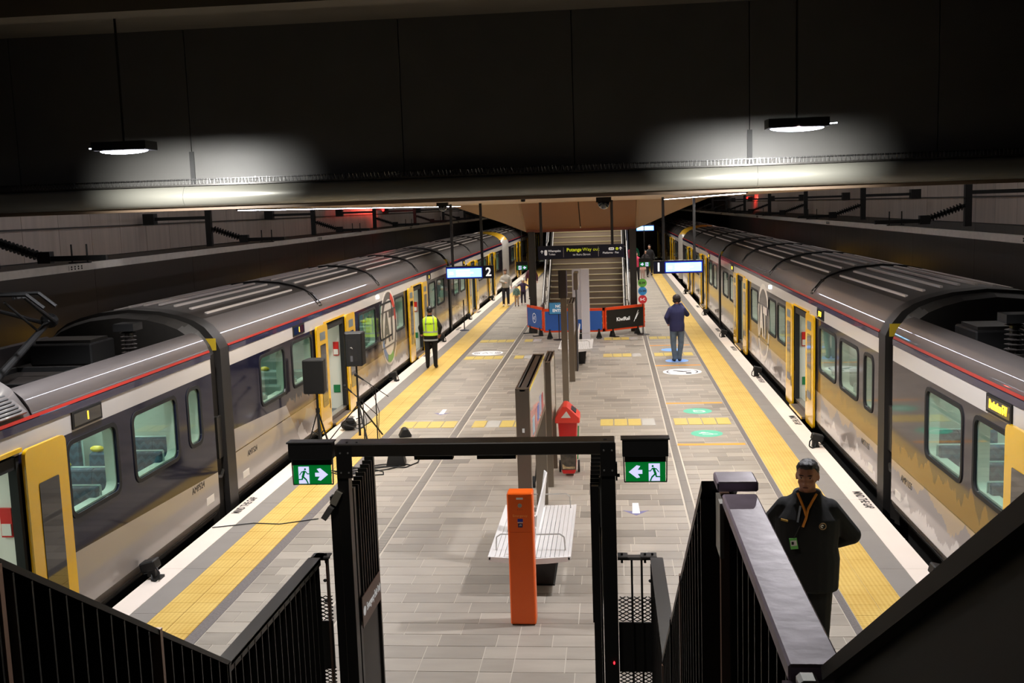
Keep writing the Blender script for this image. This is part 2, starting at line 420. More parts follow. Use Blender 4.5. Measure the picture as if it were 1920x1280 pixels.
for side, X, s in (('wall_left', -10.0, -1), ('wall_right', 8.1, 1)):
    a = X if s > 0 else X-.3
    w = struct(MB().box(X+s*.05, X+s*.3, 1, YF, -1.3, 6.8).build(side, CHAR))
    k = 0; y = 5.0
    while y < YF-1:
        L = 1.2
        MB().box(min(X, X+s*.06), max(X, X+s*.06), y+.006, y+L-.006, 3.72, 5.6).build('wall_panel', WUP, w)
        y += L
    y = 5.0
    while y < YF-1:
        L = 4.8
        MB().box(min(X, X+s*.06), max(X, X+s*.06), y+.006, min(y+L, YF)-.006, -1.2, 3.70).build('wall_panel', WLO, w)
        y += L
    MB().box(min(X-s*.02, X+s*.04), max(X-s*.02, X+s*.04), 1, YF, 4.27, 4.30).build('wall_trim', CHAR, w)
struct(MB().box(-10.3, 8.4, YF, YF+.3, -1.3, 6.8).build('wall_back', CHAR))
struct(MB().box(-10.3, 8.4, -1.2, -1.0, -1.3, 6.8).build('wall_front', BLK))
CEILM = mat('dark_concrete_ceiling', (44, 41, 37), .85, noise=(1.5, .15))
struct(MB().box(-10.3, 8.4, 13.3, YF, 5.6, 5.8).build('ceiling', CEILM))
# fascia beam across the platform
FASC = mat('dark_fascia_panel', (75, 74, 71), .55, noise=(2, .08)); BULL = mat('grey_bullnose', (128, 127, 118), .32, .25, noise=(2, .05)); UNDER = mat('beam_underside', (110, 92, 74), .5)
fa = struct(MB().box(-10.3, 8.4, 13.06, 13.3, 4.72, 6.74).build('wall_fascia', CHAR))
xs = [-10.3, -8.0, -5.27, -2.55, -.0, 1.71, 4.4, 8.4]
xs = [-10.3, -7.6, -5.28, -2.55, -.42, 1.70, 3.9, 8.4]
for a, b in zip(xs, xs[1:]): MB().box(a+.006, b-.006, 13.0, 13.07, 4.78, 6.74).build('fascia_panel', FASC, fa)
for a in (-5.28, 1.70): MB().box(a-.03, a+.03, 12.985, 13.02, 4.82, 5.23).build('fascia_joint_cover', BLK2, fa)
# bullnose profile swept along X in lengths
prof = [(13.28, 4.80), (12.84, 4.80), (12.80, 4.78), (12.76, 4.74), (12.735, 4.68), (12.735, 4.62), (12.76, 4.57), (12.82, 4.535), (13.28, 4.535)]
for a, b in ((-10.3, -5.33), (-5.327, 1.76), (1.763, 8.4)): MB().prism(prof, a, b, 'x').build('bullnose', BULL, fa, smooth=True)
MB().box(-10.3, 8.4, 12.86, 13.3, 4.49, 4.533).build('beam_soffit', UNDER, fa)
MB().box(-10.3, 8.4, 12.78, 12.86, 4.795, 4.815).build('spike_rail', CHAR, fa)
sp_ = MB(); x = -7.6
while x < 5.2:
    for d in (-.03, .0, .03):
        b0 = (x, 12.82, 4.80); t = (x+d*.6+R.uniform(-.01, .01), 12.82+d*1.1, 4.88+R.uniform(-.006, .008))
        sp_.cone(b0, t, .0022, .001, 3)
    x += .045
so = sp_.build('bird_spikes', STEEL, fa); so['kind'] = 'stuff'
MB().box(-10.3, 8.4, 12.96, 13.0, 4.875, 4.89).build('cable_duct', BLK, fa)
# near concrete ceiling above the stair and its edge
NC = mat('near_concrete_ceiling', (92, 86, 74), .8, noise=(1.2, .12))
st = struct(MB().box(-10.3, 8.4, -1.2, 13.3, 6.74, 6.9).build('ceiling_near', NC))
for y in (2, 5, 8, 10.5): MB().box(-10.3, 8.4, y, y+.35, 6.5, 6.74).build('ceiling_beam', NC, st)

# platform ceiling (timber-look) with the hopper over the stair
WOOD = mat('timber_soffit', (176, 146, 110), .5, noise=(1.2, .05)); WOODD = mat('timber_edge', (120, 62, 40), .5)
pc = struct(MB().box(-5.32, 3.3, 13.3, 34.0, 4.60, 4.75).build('ceiling_platform', CHAR))
xs = [-5.32, -3.6, -2.75, -.97, .82, 1.7, 3.3]
y = 13.3
while y < 33.9:
    for a, b in zip(xs, xs[1:]): MB().box(a+.006, b-.006, y+.006, min(y+2.96, 34.0)-.006, 4.5, 4.6).build('soffit_panel', WOOD, pc)
    y += 2.96
def quad(p, th, nm, mm, par):
    p = [Vector(q) for q in p]; n = (p[1]-p[0]).cross(p[2]-p[0]).normalized()*th
    k = len(p); mb = MB().add(p+[q+n for q in p], [tuple(range(k)), tuple(range(2*k-1, k-1, -1))]+[(i, (i+1) % k, k+(i+1) % k, k+i) for i in range(k)])
    return mb.build(nm, mm, par)
XC0, XC1 = -2.88, .86
hz = 3.50; hy = 36.0
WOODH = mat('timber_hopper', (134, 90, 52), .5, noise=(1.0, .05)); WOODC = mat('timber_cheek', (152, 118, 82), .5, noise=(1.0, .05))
quad([(XC0, 34.06, 4.55), (XC1, 34.06, 4.55), (XC1, hy+.09, hz+.15), (XC0, hy+.09, hz+.15)], .05, 'hopper_light_block', BLK2, pc)  # unseen board, added to stop light leaking through the panel seam
for a, b in ((XC0, (XC0+XC1)/2-.012), ((XC0+XC1)/2, XC1)):
    quad([(a+.01, 34.0, 4.50), (b-.01, 34.0, 4.50), (b-.01, hy, hz+.09), (a+.01, hy, hz+.09)], .04, 'hopper_panel', WOODH, pc)
MB().box(XC0, XC1, hy-.01, hy+.08, hz, hz+.1).build('hopper_lip', WOODD, pc)
quad([(XC0-.01, 34.0, 4.50), (XC0-.01, hy, hz+.02), (-5.35, hy+1.5, 4.47), (-5.35, 34.0, 4.50)], .06, 'hopper_cheek', WOODC, pc)
quad([(XC1+.01, 34.0, 4.50), (XC1+.01, hy, hz+.02), (3.35, hy+1.5, 4.47), (3.35, 34.0, 4.50)], -.06, 'hopper_cheek', WOODC, pc)
MB().box(XC0-.05, XC1+.05, hy+.1, 60, 5.3, 5.4).build('void_ceiling', CHAR, pc)

# ------------------------------------------------------------------ luminaires on the near side of the fascia
for i, (x, z, dx) in enumerate(((-5.19, 5.17, -1), (1.90, 5.13, 1))):
    t = thing('ceiling_luminaire', ('bright flat white luminaire in front of the dark fascia, above the left train' if i == 0 else 'bright flat white luminaire in front of the dark fascia, above the right train'), 'light', (x, 10.95, z), 0, 'luminaires in front of the fascia')
    mb = MB(); mb.box(-.3, .3, -.15, .15, .03, .06)
    for q in ((-.3, .3, -.15, -.14), (-.3, .3, .14, .15), (-.3, -.29, -.14, .14), (.29, .3, -.14, .14)): mb.box(*q, -.03, .03)
    mb.build('housing', BLK, t)
    MB().ell((0, -.02, -.033), (.27, .09, .035), 24, 6, zmax=0).build('diffuser', LEDW, t, smooth=True)
    MB().bar((0, 0, .06), (0, 0, 1.55), .02).build('stem', BLK, t)
    MB().bar((dx*.3, 0, .0), (dx*.40, 0, .004), .008).build('side_arm', LEDL, t)
    for (en, size, bl, rx, z_, rad) in ((LUM, 118, .3, 0, -.10, .08), (WASH, 84, 1.0, 80, -.03, .004), (BACK, 70, 1.0, -80, -.03, .004)):
        l = bpy.data.lights.new('luminaire_lamp', 'SPOT'); l.spot_size = math.radians(size); l.spot_blend = bl; l.energy = en; l.color = (.97, .965, 1) if rx == 0 else (1, .985, .95); l.shadow_soft_size = rad
        o = bpy.data.objects.new('luminaire_lamp', l); COL.objects.link(o); o.location = (0, .0 if rx == 0 else math.copysign(.125, rx), z_); o.rotation_euler = (math.radians(rx), 0, 0); o.parent = t
# visible LED strips in the soffit edges (the area lamps shine from them)
for i, (x, la) in enumerate(((-4.85, 'thin glowing strip light along the ceiling edge over the left train'), (1.68, 'thin glowing strip light along the ceiling edge over the right platform side'))):
    t = thing('strip_light', la, 'light', (x, 13.4, 4.482), 0, 'strip lights along the ceiling edges')
    MB().box(-.05, .05, 0, 20.4, -.005, .01).build('housing', CHAR, t); MB().box(-.02, .02, 0, 20.4, -.014, -.004).build('diffuser', LEDL, t)
# dome cameras
for i, (u, y, la) in enumerate(((-2.26, 14.1, 'small black dome camera under the ceiling left of the stair hopper'), (-.08, 14.1, 'larger black dome camera under the ceiling in front of the stair hopper'))):
    k = 1 if i == 0 else 1.35
    t = thing('dome_camera', la, 'camera', (u, y, 4.49), 0, 'dome cameras under the ceiling')
    MB().box(-.075*k, .075*k, -.05, .05, -.05*k, 0).build('housing', BLK2, t)
    MB().ell((0, 0, -.05*k), (.06*k, .06*k, .07*k), 16, 6, zmax=0).build('dome', GL_DARK, t, smooth=True)
tag(MB().lathe([(.001, 0), (.03, 0), (.03, -.03), (.001, -.035)], (-1.17, 14.2, 4.497)).build('ceiling_sensor', BLK2), 'tiny black sensor under the ceiling between the two dome cameras', 'sensor')

# ------------------------------------------------------------------ the trains
ROOFM = mat('roof_grey_gloss', (86, 80, 78), .45, .2, coat=1.0, noise=(1.0, .05)); ROOFT = mat('roof_top_grey', (50, 45, 42), .42, .2, noise=(1.2, .1))
RIB = mat('roof_rib', (205, 196, 190), .3, .3); REDS = mat('red_stripe', (150, 34, 26), .3, coat=.3); NAVS = mat('navy_stripe', (22, 26, 62), .25, coat=.6)
INTW = mat('interior_cream', (226, 224, 214), .5); INTG = mat('interior_green_white', (200, 218, 204), .5); INTF = mat('interior_floor', (92, 96, 98), .6)
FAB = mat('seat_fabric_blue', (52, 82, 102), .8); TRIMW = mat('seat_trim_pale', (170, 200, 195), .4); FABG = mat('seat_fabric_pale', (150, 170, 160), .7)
GANG = mat('gangway_rubber', (30, 27, 24), .6, noise=(8, .2))
def chev(m):
    nt, nd, lk, b = nodes(m); (xyz, oc) = sepxyz(nt)
    tri = mathn(nt, 'PINGPONG', xyz[0], .05); v = mathn(nt, 'SINE', mathn(nt, 'MULTIPLY', mathn(nt, 'ADD', xyz[2], tri), 2*PI/.11))
    f = mathn(nt, 'GREATER_THAN', v, .2); lk.new(mixc(nt, f, lin((46, 74, 94)), lin((62, 98, 116))), b.inputs['Base Color'])
chev(FAB)
def livery(kind, zb0=.8, zb1=-.04, seed=0., wrap=None):
    """paint scheme by height on the side panel (a flat livery; the grey kind has reflections painted in)"""
    nm = 'livery_%s_%g' % (kind, seed)
    m = mat(nm, (40, 42, 60), .08, 0, coat=0); nt, nd, lk, b = nodes(m); xyz, oc = sepxyz(nt); Y, Z = xyz[1], xyz[2]; b.inputs['Specular IOR Level'].default_value = .28
    def jag(sc, amp, det, off):
        n = nt.nodes.new('ShaderNodeTexNoise'); n.noise_dimensions = '1D'; n.inputs['W'].default_value = 0
        n.inputs['Scale'].default_value = sc; n.inputs['Detail'].default_value = det; n.inputs['Roughness'].default_value = .62
        lk.new(mathn(nt, 'ADD', Y, off+seed), n.inputs['W']); return mathn(nt, 'MULTIPLY', mathn(nt, 'SUBTRACT', n.outputs['Fac'], .5), amp)
    def above(h): return mathn(nt, 'GREATER_THAN', Z, h)
    if kind == 'blue':
        zb = mathn(nt, 'ADD', mathn(nt, 'MULTIPLY', Y, zb1), zb0)
        c = mixc(nt, above(zb), lin((158, 151, 146)), lin((24, 25, 44)))
    else:
        lo = mathn(nt, 'ADD', jag(1.6, .8, 6, 3.1), .32); mid = mathn(nt, 'ADD', jag(1.1, .8, 5, 9.7), .62)
        hi = mathn(nt, 'ADD', jag(2.6, .75, 6, 17.3), zb0)
        tan = (176, 156, 128) if kind == 'tan' else (150, 132, 112); brown = (112, 86, 54) if kind == 'tan' else (110, 92, 74)  # grey kind: floor reflections painted in as the tan and brown bands
        dark = (54, 50, 54) if kind == 'tan' else (38, 35, 42)
        c = mixc(nt, above(lo), lin((196, 190, 186)), lin((148, 140, 136)))
        c = mixc(nt, above(mid), c, lin(tan))
        c = mixc(nt, above(.76), c, lin(brown))
        c = mixc(nt, above(hi), c, lin(dark))
        if wrap:
            # full wrap with its painted reflections only between two stations along the car; plain livery outside
            fz = mathn(nt, 'MULTIPLY', mathn(nt, 'GREATER_THAN', mathn(nt, 'ADD', Y, mathn(nt, 'MULTIPLY', Z, .9)), wrap[0]), mathn(nt, 'LESS_THAN', Y, wrap[1]))
            zb = mathn(nt, 'ADD', mathn(nt, 'MULTIPLY', Y, -.05), 1.12)
            c = mixc(nt, fz, mixc(nt, above(zb), lin((158, 151, 146)), lin((24, 25, 44))), c)
    if kind != 'blue': c = mixc(nt, mathn(nt, 'MULTIPLY', above(.745), mathn(nt, 'LESS_THAN', Z, .762)), c, lin((74, 60, 44)))
    c = mixc(nt, above(2.125), c, lin((192, 186, 180)))
    lk.new(c, b.inputs['Base Color']); return m

HW = 1.37  # half width
def arch(z0, top, n=10, u_in=HW*2):
    """roof outline from the platform side eave over the top, as (u, z)"""
    pts = [(0.0, z0), (.01, 2.42), (.05, 2.52), (.12, 2.62), (.22, 2.745), (.38, 2.85), (.60, 2.93), (.90, 3.0), (HW, 3.04)]
    pts = [(u, z0 if i == 0 else min(z, top)) for i, (u, z) in enumerate(pts)]
    return pts+[(2*HW-u, z) for u, z in pts[-2::-1]]

def seat_meshes():
    b = MB(); b.prism([(.0, .42), (.42, .40), (.44, .46), (.1, .50), (.06, 1.06), (-.03, 1.07), (-.06, .5)], -.22, .22, 'y')
    s = b.mesh('seat', FAB, bevel=.012); s.transform(Matrix.Rotation(-PI/2, 4, 'Z'))
    t = MB(); 
    for z0, z1 in ((.52, 1.07),): t.tube([(-.225, .06, z0), (-.225, .045, z1), (.225, .045, z1), (.225, .06, z0)], .012, 5)
    tr = t.mesh('edge_trim', TRIMW)
    h = MB().ell((.15, .03, 1.10), (.09, .05, .035), 10, 6).mesh('grab_handle', YELLOW, smooth=True)
    return s, tr, h
SEATM = seat_meshes()
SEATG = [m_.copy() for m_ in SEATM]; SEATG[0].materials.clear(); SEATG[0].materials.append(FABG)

def car(label, s, xs, Y0, L, liv, doors, wins, number=None, group=None, near=False, panto=False, disp=(), seats=True, nose=None, lowroof=False, logo=None, numpos='far', light=True, far=False):
    """s=-1: body extends to -x (left train), s=+1: to +x.  local frame: platform side plane x=0"""
    t = thing('train_car', label, 'train car', (xs, Y0, 0), 0, group)
    X = lambda u: s*u
    def bx(mb, u0, u1, *r, **k): return mb.box(min(s*u0, s*u1), max(s*u0, s*u1), *r, **k)
    # side panel with openings
    hd = 2.16
    outer = [(0, .16)]
    for (dc) in doors: outer += [(dc-.75, .16), (dc-.75, hd-.1), (dc-.70, hd-.02), (dc-.62, hd), (dc+.62, hd), (dc+.70, hd-.02), (dc+.75, hd-.1), (dc+.75, .16)]
    outer += [(L, .16), (L, 2.40), (0, 2.40)]
    polys = [outer]+[rrect(a, b, z0, z1, .1) for a, b, z0, z1 in wins]
    Mb = basis((X(.012), 0, 0), (0, s*0+1, 0), (0, 0, 1))
    side = shape('side_panel', polys, .024, liv, t, Mb)
    # far side panel (plain) and ends
    bx(MB(), 2*HW-.02, 2*HW, 0, L, .16, 2.4).build('far_side_panel', liv, t)
    # skirt curving under
    mb = MB(); pr = [(0, .17), (.012, .10), (.04, .03), (.09, -.05), (.13, -.05), (.13, .17)]
    mb.prism([(X(u), z) for u, z in pr], 0, L, 'y').build('skirt', mat('skirt_grey', (120, 112, 104), .25, .1, coat=.4), t, smooth=True)
    bx(MB(), .16, 2*HW-.16, .3, L-.3, -.75, -.05).build('underframe', BLK2, t)
    if not far:
        for yb in (3.2, L-3.2):
            mb = MB()
            for dy in (-1.1, 1.1):
                for uu in (.5, 2*HW-.5): mb.cone((X(uu-.06), yb+dy, -.6), (X(uu+.06), yb+dy, -.6), .42, .42, 20)
            bx(mb, .3, 2*HW-.3, yb-1.6, yb+1.6, -.7, -.45)
            mb.build('bogie', BLK2, t)
    # windows
    for a, b, z0, z1 in wins:
        f = shape('window_frame', [rrect(a-.05, b+.05, z0-.05, z1+.05, .14), rrect(a, b, z0, z1, .1)], .012, RUB, t, basis((X(-.006), 0, 0), (0, 1, 0), (0, 0, 1)))
        shape('window_reveal', [rrect(a-.012, b+.012, z0-.012, z1+.012, .11), rrect(a+.02, b-.02, z0+.02, z1-.02, .09)], .12, INTG, f, basis((X(.09), 0, 0), (0, 1, 0), (0, 0, 1)))
        shape('pane', [rrect(a-.01, b+.01, z0-.01, z1+.01, .1)], .006, GL_WIN, f, basis((X(.012), 0, 0), (0, 1, 0), (0, 0, 1)))
    # eave stripes
    bx(MB(), -.008, .012, .0, L, 2.345, 2.425).build('navy_stripe', NAVS, t)
    MB().prism([(X(-.006), 2.435), (X(.010), 2.465), (X(.03), 2.46), (X(.02), 2.43)], 0, L, 'y').build('red_stripe', REDS, t)
    # roof
    top = 3.04
    pts = arch(2.40, top)
    if lowroof:
        well0, well1 = lowroof
        cove = [(0, 2.40), (.01, 2.46), (.04, 2.55), (.10, 2.64), (.18, 2.705), (.27, 2.725), (.30, 2.70), (.30, 2.5), (.30, 2.38)]
        cove2 = cove+[(.2, 2.38)]
        MB().prism([(X(u), z) for u, z in cove2], well0, L if well1 is None else well1, 'y').build('roof_cove', ROOFM, t, smooth=True)
        MB().prism([(X(2*HW-u), z) for u, z in cove2], well0, L if well1 is None else well1, 'y').build('roof_cove', ROOFM, t, smooth=True)
        bx(MB(), .28, 2*HW-.28, well0, well1 or L, 2.36, 2.42).build('roof_well_floor', ROOFT, t)
        spans = [(0, well0)] if well1 is None else [(0, well0), (well1, L)]
    else: spans = [(0, L)]
    for ya, yb in spans:
        if yb-ya < .1: continue
        k0 = 5
        mb = MB(); mb.prism([(X(u), z) for u, z in pts[:k0+1]]+[(X(.45), 2.5)]+[(X(.2), 2.40)], ya, yb, 'y'); mb.build('roof_cove', ROOFM, t, smooth=True)
        mb = MB(); mb.prism([(X(u), z) for u, z in pts[k0:-k0]]+[(X(2*HW-.45), 2.5), (X(.45), 2.5)], ya, yb, 'y'); mb.build('roof_top', ROOFT, t, smooth=True)
        mb = MB(); mb.prism([(X(2*HW-u), z) for u, z in pts[:k0+1]]+[(X(2*HW-.45), 2.5)]+[(X(2*HW-.2), 2.40)], ya, yb, 'y'); mb.build('roof_cove', ROOFM, t, smooth=True)
        # rib groups separated by hoops
        n = max(1, round((yb-ya)/5.4)); seglen = (yb-ya)/n
        for g in range(n):
            a0 = ya+g*seglen+.45; a1 = ya+(g+1)*seglen-.55
            if a1-a0 < .8: continue
            for i in range(8):
                u = .50+i*(2*HW-1.0)/7; z = 2.89+.145*(1-abs(u-HW)/HW)**.7
                z = 3.04-.19*((abs(u-HW)/(HW-.4))**2.0)
                MB().obox((X(u), (a0+a1)/2, z+.012), (.022, (a1-a0)/2, .016)).build('roof_rib', RIB, t)
            if g:
                hp = MB(); hy_ = ya+g*seglen-.05
                P_ = [Vector((X(u), hy_, z+.012)) for u, z in pts[3:-3]]
                for p, q in zip(P_, P_[1:]): hp.bar(p, q, .06, .05)
                hp.build('roof_hoop', BLK, t)
                gv = MB()
                for i in range(6):
                    f = i/6; uu = .06+f*.26; zz = 2.53+f*.28
                    gv.obox((X(uu), hy_, zz), (.012, .10, .02))
                gv.obox((X(.17), hy_-.11, 2.68), (.15, .01, .015), Matrix.Rotation(-s*.9, 3, 'Y')); gv.obox((X(.17), hy_+.11, 2.68), (.15, .01, .015), Matrix.Rotation(-s*.9, 3, 'Y'))
                gv.build('roof_step', CHAR, t)
    if near and not far and not lowroof:
        for yy, uu in ((1.4, .95), (2.6, 1.5), (5.5, 1.1), (12.5, 1.6), (15.4, .9)):
            MB().lathe([(.07, 0), (.07, .08), (.03, .12), (.03, .17), (.001, .18)], (X(uu), yy, 3.02)).build('roof_antenna', CHAR, t, smooth=True)
    # destination displays
    for (a, b, lit, word) in disp:
        f = bx(MB(), -.018, .0, a, b, 2.15, 2.34).build('display_housing', BLK2, t)
        bx(MB(), -.021, -.018, a+.03, b-.03, 2.175, 2.315).build('display_glass', GL_DARK, f)
        yc = (a+b)/2
        if lit: text(word, .125, basis((X(-.024), yc, 2.245), (0, s*-1.0 if s < 0 else 1, 0) if False else ((0, 1, 0) if s < 0 else (0, -1, 0)), (0, 0, 1)), AMBER, f, 'display_text', sx=min(1.0, (b-a-.08)/(.07*len(word))), off=.004)
        bx(MB(), 2*HW, 2*HW+.02, a, b, 2.17, 2.32).build('display_far_side', AMBER if lit else GL_DARK, t)
    if logo: bx(MB(), -.03, .0, 10.3, 10.42, 2.22, 2.3).build('side_lamp', mat('side_lamp', (235, 240, 255), .4, emit=8), t)
    # doors
    for dc in doors:
        fr = MB(); w = .75
        for a in (-1, 1): bx(fr, -.01, .08, dc+a*w-.05*(a > 0)-.0, dc+a*w+.05*(a < 0)+.0, .16, hd-.05)
        bx(fr, .0, .14, dc-w, dc+w, 2.0, hd-.04)
        f = fr.build('door_frame', RUB, t)
        bx(MB(), -.03, .012, dc-w-.05, dc+w+.05, hd-.005, hd+.035).build('door_header', YEL, f)
        bx(MB(), .012, .10, dc-.7, dc+.7, 2.06, 2.12).build('door_track', STEEL, f)
        bx(MB(), -.12, .14, dc-w+.05, dc+w-.05, .02, .06).build('door_step', mat('step_dark', (92, 80, 70), .6), t)
        bx(MB(), -.135, -.12, dc-w+.05, dc+w-.05, .015, .065).build('step_nosing', YEL, t)
        for a in (-1, 1):
            c0, c1 = (dc-1.55, dc-.77) if a < 0 else (dc+.77, dc+1.55)
            hole = rrect(c0+.2, c1-.2, .52, 1.78, .02)
            plate = rrect(c0+.2, c1-.2, 1.87, 2.03, .01)
            lf = shape('door_leaf', [rrect(c0, c1, .0, 2.17, .08)], .04, YEL, t, basis((X(-.05), 0, 0), (0, 1, 0), (0, 0, 1)))
            shape('door_window', [hole], .006, GL_DARK, lf, basis((X(-.073), 0, 0), (0, 1, 0), (0, 0, 1)))
            if not near:
                pl = shape('door_plate', [plate], .004, mat('door_plate_grey', (110, 118, 118), .4), lf, basis((X(-.073), 0, 0), (0, 1, 0), (0, 0, 1)))
            bx(MB(), -.076, -.07, c0+.08 if a > 0 else c1-.11, (c0+.11) if a > 0 else c1-.08, .42, .62).build('door_recess', BLK, lf)
    # interior
    if seats is not None:
        bx(MB(), .03, 2*HW-.03, .1, L-.1, .05, .09).build('cabin_floor', INTF, t)
        bx(MB(), 2*HW-.10, 2*HW-.03, .1, L-.1, .09, 2.3).build('cabin_wall', INTG, t)
        bx(MB(), .10, 2*HW-.03, .1, L-.1, 2.26, 2.32).build('cabin_ceiling', INTG, t)
        for ye in (.1, L-.16): bx(MB(), .03, 2*HW-.1, ye, ye+.06, .09, 2.26).build('cabin_end_wall', INTG, t)
        for dc in doors:
            for a in (-1, 1):
                yy = dc+a*.83
                bx(MB(), .04, .95, yy-.02, yy+.02, .09, 2.26).build('draught_screen', INTW, t)
                gp = MB(); gp.tube([(X(.42), yy-a*.04, .75), (X(.42), yy-a*.1, .75), (X(.42), yy-a*.1, 1.45), (X(.42), yy-a*.04, 1.45)], .018, 8); gp.build('grab_pole', YEL, t, smooth=True)
            if not far:
                fe = bx(MB(), .14, .26, dc+.78, dc+.81, 1.28, 1.58).build('extinguisher_box', RED, t); bx(MB(), .15, .25, dc+.77, dc+.78, 1.30, 1.42).build('notice', WHITE, fe)
                bx(MB(), .15, .30, dc+.795, dc+.808, .45, .62).build('safety_sign', mat('green_sign', (30, 120, 70), .5), t)
        if seats:
            for (a, b) in seats:
                y = a
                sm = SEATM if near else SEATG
                while y < b:
                    for uu in (.32, .80, 1.9, 2.38):
                        so_ = link('seat', sm[0], t); so_.location = (X(uu), y, .02); so_.scale = (1.12, 1, 1.25)
                        link('edge_trim', sm[1], so_); 
                        if uu in (.80, 1.9): h_ = link('grab_handle', sm[2], so_); 
                        if uu == .80 and s < 0: h_.scale = (-1, 1, 1)
                    y += .86
        if light:
            for yy in ([L-3.6] if far else [L*.2, L*.5, L*.8]):
                l = bpy.data.lights.new('cabin_lamp', 'AREA'); l.shape = 'RECTANGLE'; l.size = .3; l.size_y = L*.28 if not far else 5; l.energy = 60; l.color = (.88, 1, .92)
                o = bpy.data.objects.new('cabin_lamp', l); COL.objects.link(o); o.parent = t; o.location = (X(HW), yy, 2.24)
    # fleet numbers and small plates
    if number:
        ly = L-.75 if numpos == 'far' else .75
        text(number, .13, basis((X(-.001), ly, .60), (0, 1, 0) if s < 0 else (0, -1, 0), (0, 0, 1)), BTXT, t, 'fleet_number', th=.004)
        ly = L-.35 if numpos == 'far' else .4
        bx(MB(), -.003, .0, ly-.14, ly+.14, .26, .37).build('white_plate', WHITE, t)
    if logo:
        yc, zc, col = logo
        D = basis((X(-.003), yc, zc), (0, 1, 0) if s < 0 else (0, -1, 0), (0, 0, 1))
        ring = mat('logo_white', (214, 206, 196), .3, coat=.4); gr = mat('logo_grey', (80, 76, 74), .3, coat=.4)
        lg = shape('logo_disc', [circ(0, 0, 1.0, 48), circ(0, 0, .86, 48)] if not col else [circ(0, 0, 1.0, 48)], .003, ring, t, D)
        if col:
            D2 = basis((X(-.006), yc, zc), (0, 1, 0), (0, 0, 1))
            shape('logo_ring', [circ(0, 0, .93, 48), circ(0, 0, .74, 48)], .002, gr, lg, D2)
            for c_a, a0, a1 in (((196, 60, 45), .15, 1.25), ((88, 160, 60), -1.9, -1.1), ((90, 120, 165), -2.75, -1.95)):
                shape('logo_arc', [arc(0, 0, .74, .93, a0, a1)], .003, mat('logo_c%d' % c_a[0], c_a, .3), lg, basis((X(-.008), yc, zc), (0, 1, 0), (0, 0, 1)))
            shape('logo_band', [[(-.9, .42), (.9, .42), (.9, .46), (-.9, .46)], [(-.9, -.5), (.9, -.5), (.9, -.46), (-.9, -.46)]], .003, gr, lg, basis((X(-.009), yc, zc), (0, 1, 0), (0, 0, 1)))
        else:
            for z_ in (.42, -.48): shape('logo_band', [[(-.9, z_), (.9, z_), (.9, z_+.04), (-.9, z_+.04)]], .003, gr, lg, D)
        tl = basis((X(-.010), yc, zc-.02), (0, 1, 0) if s < 0 else (0, -1, 0), (0, 0, 1))
        text('AT', 1.05, tl, gr if col else ring, lg, 'logo_letters', th=.003, sx=.95, off=.045)
    if nose:
        # cab end: yellow/black raked nose at the near (-y) or far (+y) end
        d, y0 = nose
        rings = []
        for f, sc, zt in ((0, 1, 3.04), (.5, .98, 2.95), (1.0, .9, 2.7), (1.35, .75, 2.2), (1.45, .66, 1.2), (1.3, .7, .1)):
            rings.append([(X(HW+(u-HW)*sc), y0+d*f, .05+(z-.05)*(zt-.05)/2.99) for u, z in [(0, .05)]+arch(2.3, 3.04)+[(2*HW, .05)]])
        MB().loft(rings).build('cab_nose', cabm(), t, smooth=True)
        MB().loft([[(X(HW+(u-HW)*.76), y0+d*(f), z) for u in (0, 2*HW)] for f, z in ((1.18, 2.55), (1.44, 1.3))]+[[(X(HW+(u-HW)*.7), y0+d*(1.0), z) for u in (0, 2*HW)] for z in (1.3,)]).build('cab_window', GL_DARK, t)
    return t

def cabm():
    if 'cab_nose' in MATS: return MATS['cab_nose']
    m = mat('cab_nose', (150, 146, 142), .3, coat=.3); nt, nd, lk, b = nodes(m); xyz, oc = sepxyz(nt)
    lk.new(mixc(nt, mathn(nt, 'GREATER_THAN', xyz[2], 2.55), lin((150, 146, 142)), lin((205, 160, 40))), b.inputs['Base Color']); return m
def gangway(label, s, xs, Y0, L, big=False):
    t = thing('gangway', label, 'gangway', (xs, Y0, 0), 0, 'gangway bellows between the train cars')
    rings = []
    n = 6
    for k in range(n+1):
        y = L*k/n; ins = .10 if k % 2 else .14
        out = [(0, -.2)]+arch(2.4, 3.04)+[(2*HW, -.2)]
        rings.append([(s*(HW+(u-HW)*(1-ins/HW*.9)), y, z-(ins-.10 if z > 2 else 0)-.03) for u, z in out])
    MB().loft(rings).build('bellows', GANG, t)
    # dark hood that frames the car end
    out = [(0, -.1)]+arch(2.4, 3.04)+[(2*HW, -.1)]
    o2 = [(s*(HW+(u-HW)*1.004), z+.015) for u, z in out]; o3 = [(s*(HW+(u-HW)*.9), z-.12) for u, z in out]
    mb = MB(); k = len(o2)
    vs = [(a, y, b) for y in (L-.34, L+.01) for a, b in o2]+[(a, y, b) for y in (L-.34, L+.01) for a, b in o3]
    fs = []
    for i in range(k-1):
        fs += [(i, i+1, k+i+1, k+i), (2*k+i, 3*k+i, 3*k+i+1, 2*k+i+1), (i, 2*k+i, 2*k+i+1, i+1), (k+i, k+i+1, 3*k+i+1, 3*k+i)]
    mb.add(vs, fs).build('end_hood', mat('end_hood_black', (24, 21, 19), .5), t, smooth=True)
    mb = MB(); mb.obox((s*.10, .30, 1.1), (.05, .1, .32)); mb.tube([(s*.1, .05, .55), (s*.06, .25, .5), (s*.1, .5, .62)], .025)
    mb.build('coupling_cable', CHAR, t)
    MB().obox((s*.14, L-.35, 2.5), (.09, .006, .09)).build('warning_label', mat('warn_yellow', (176, 150, 30), .5), t)
    return t

XL0, XR0 = -5.885, 3.845
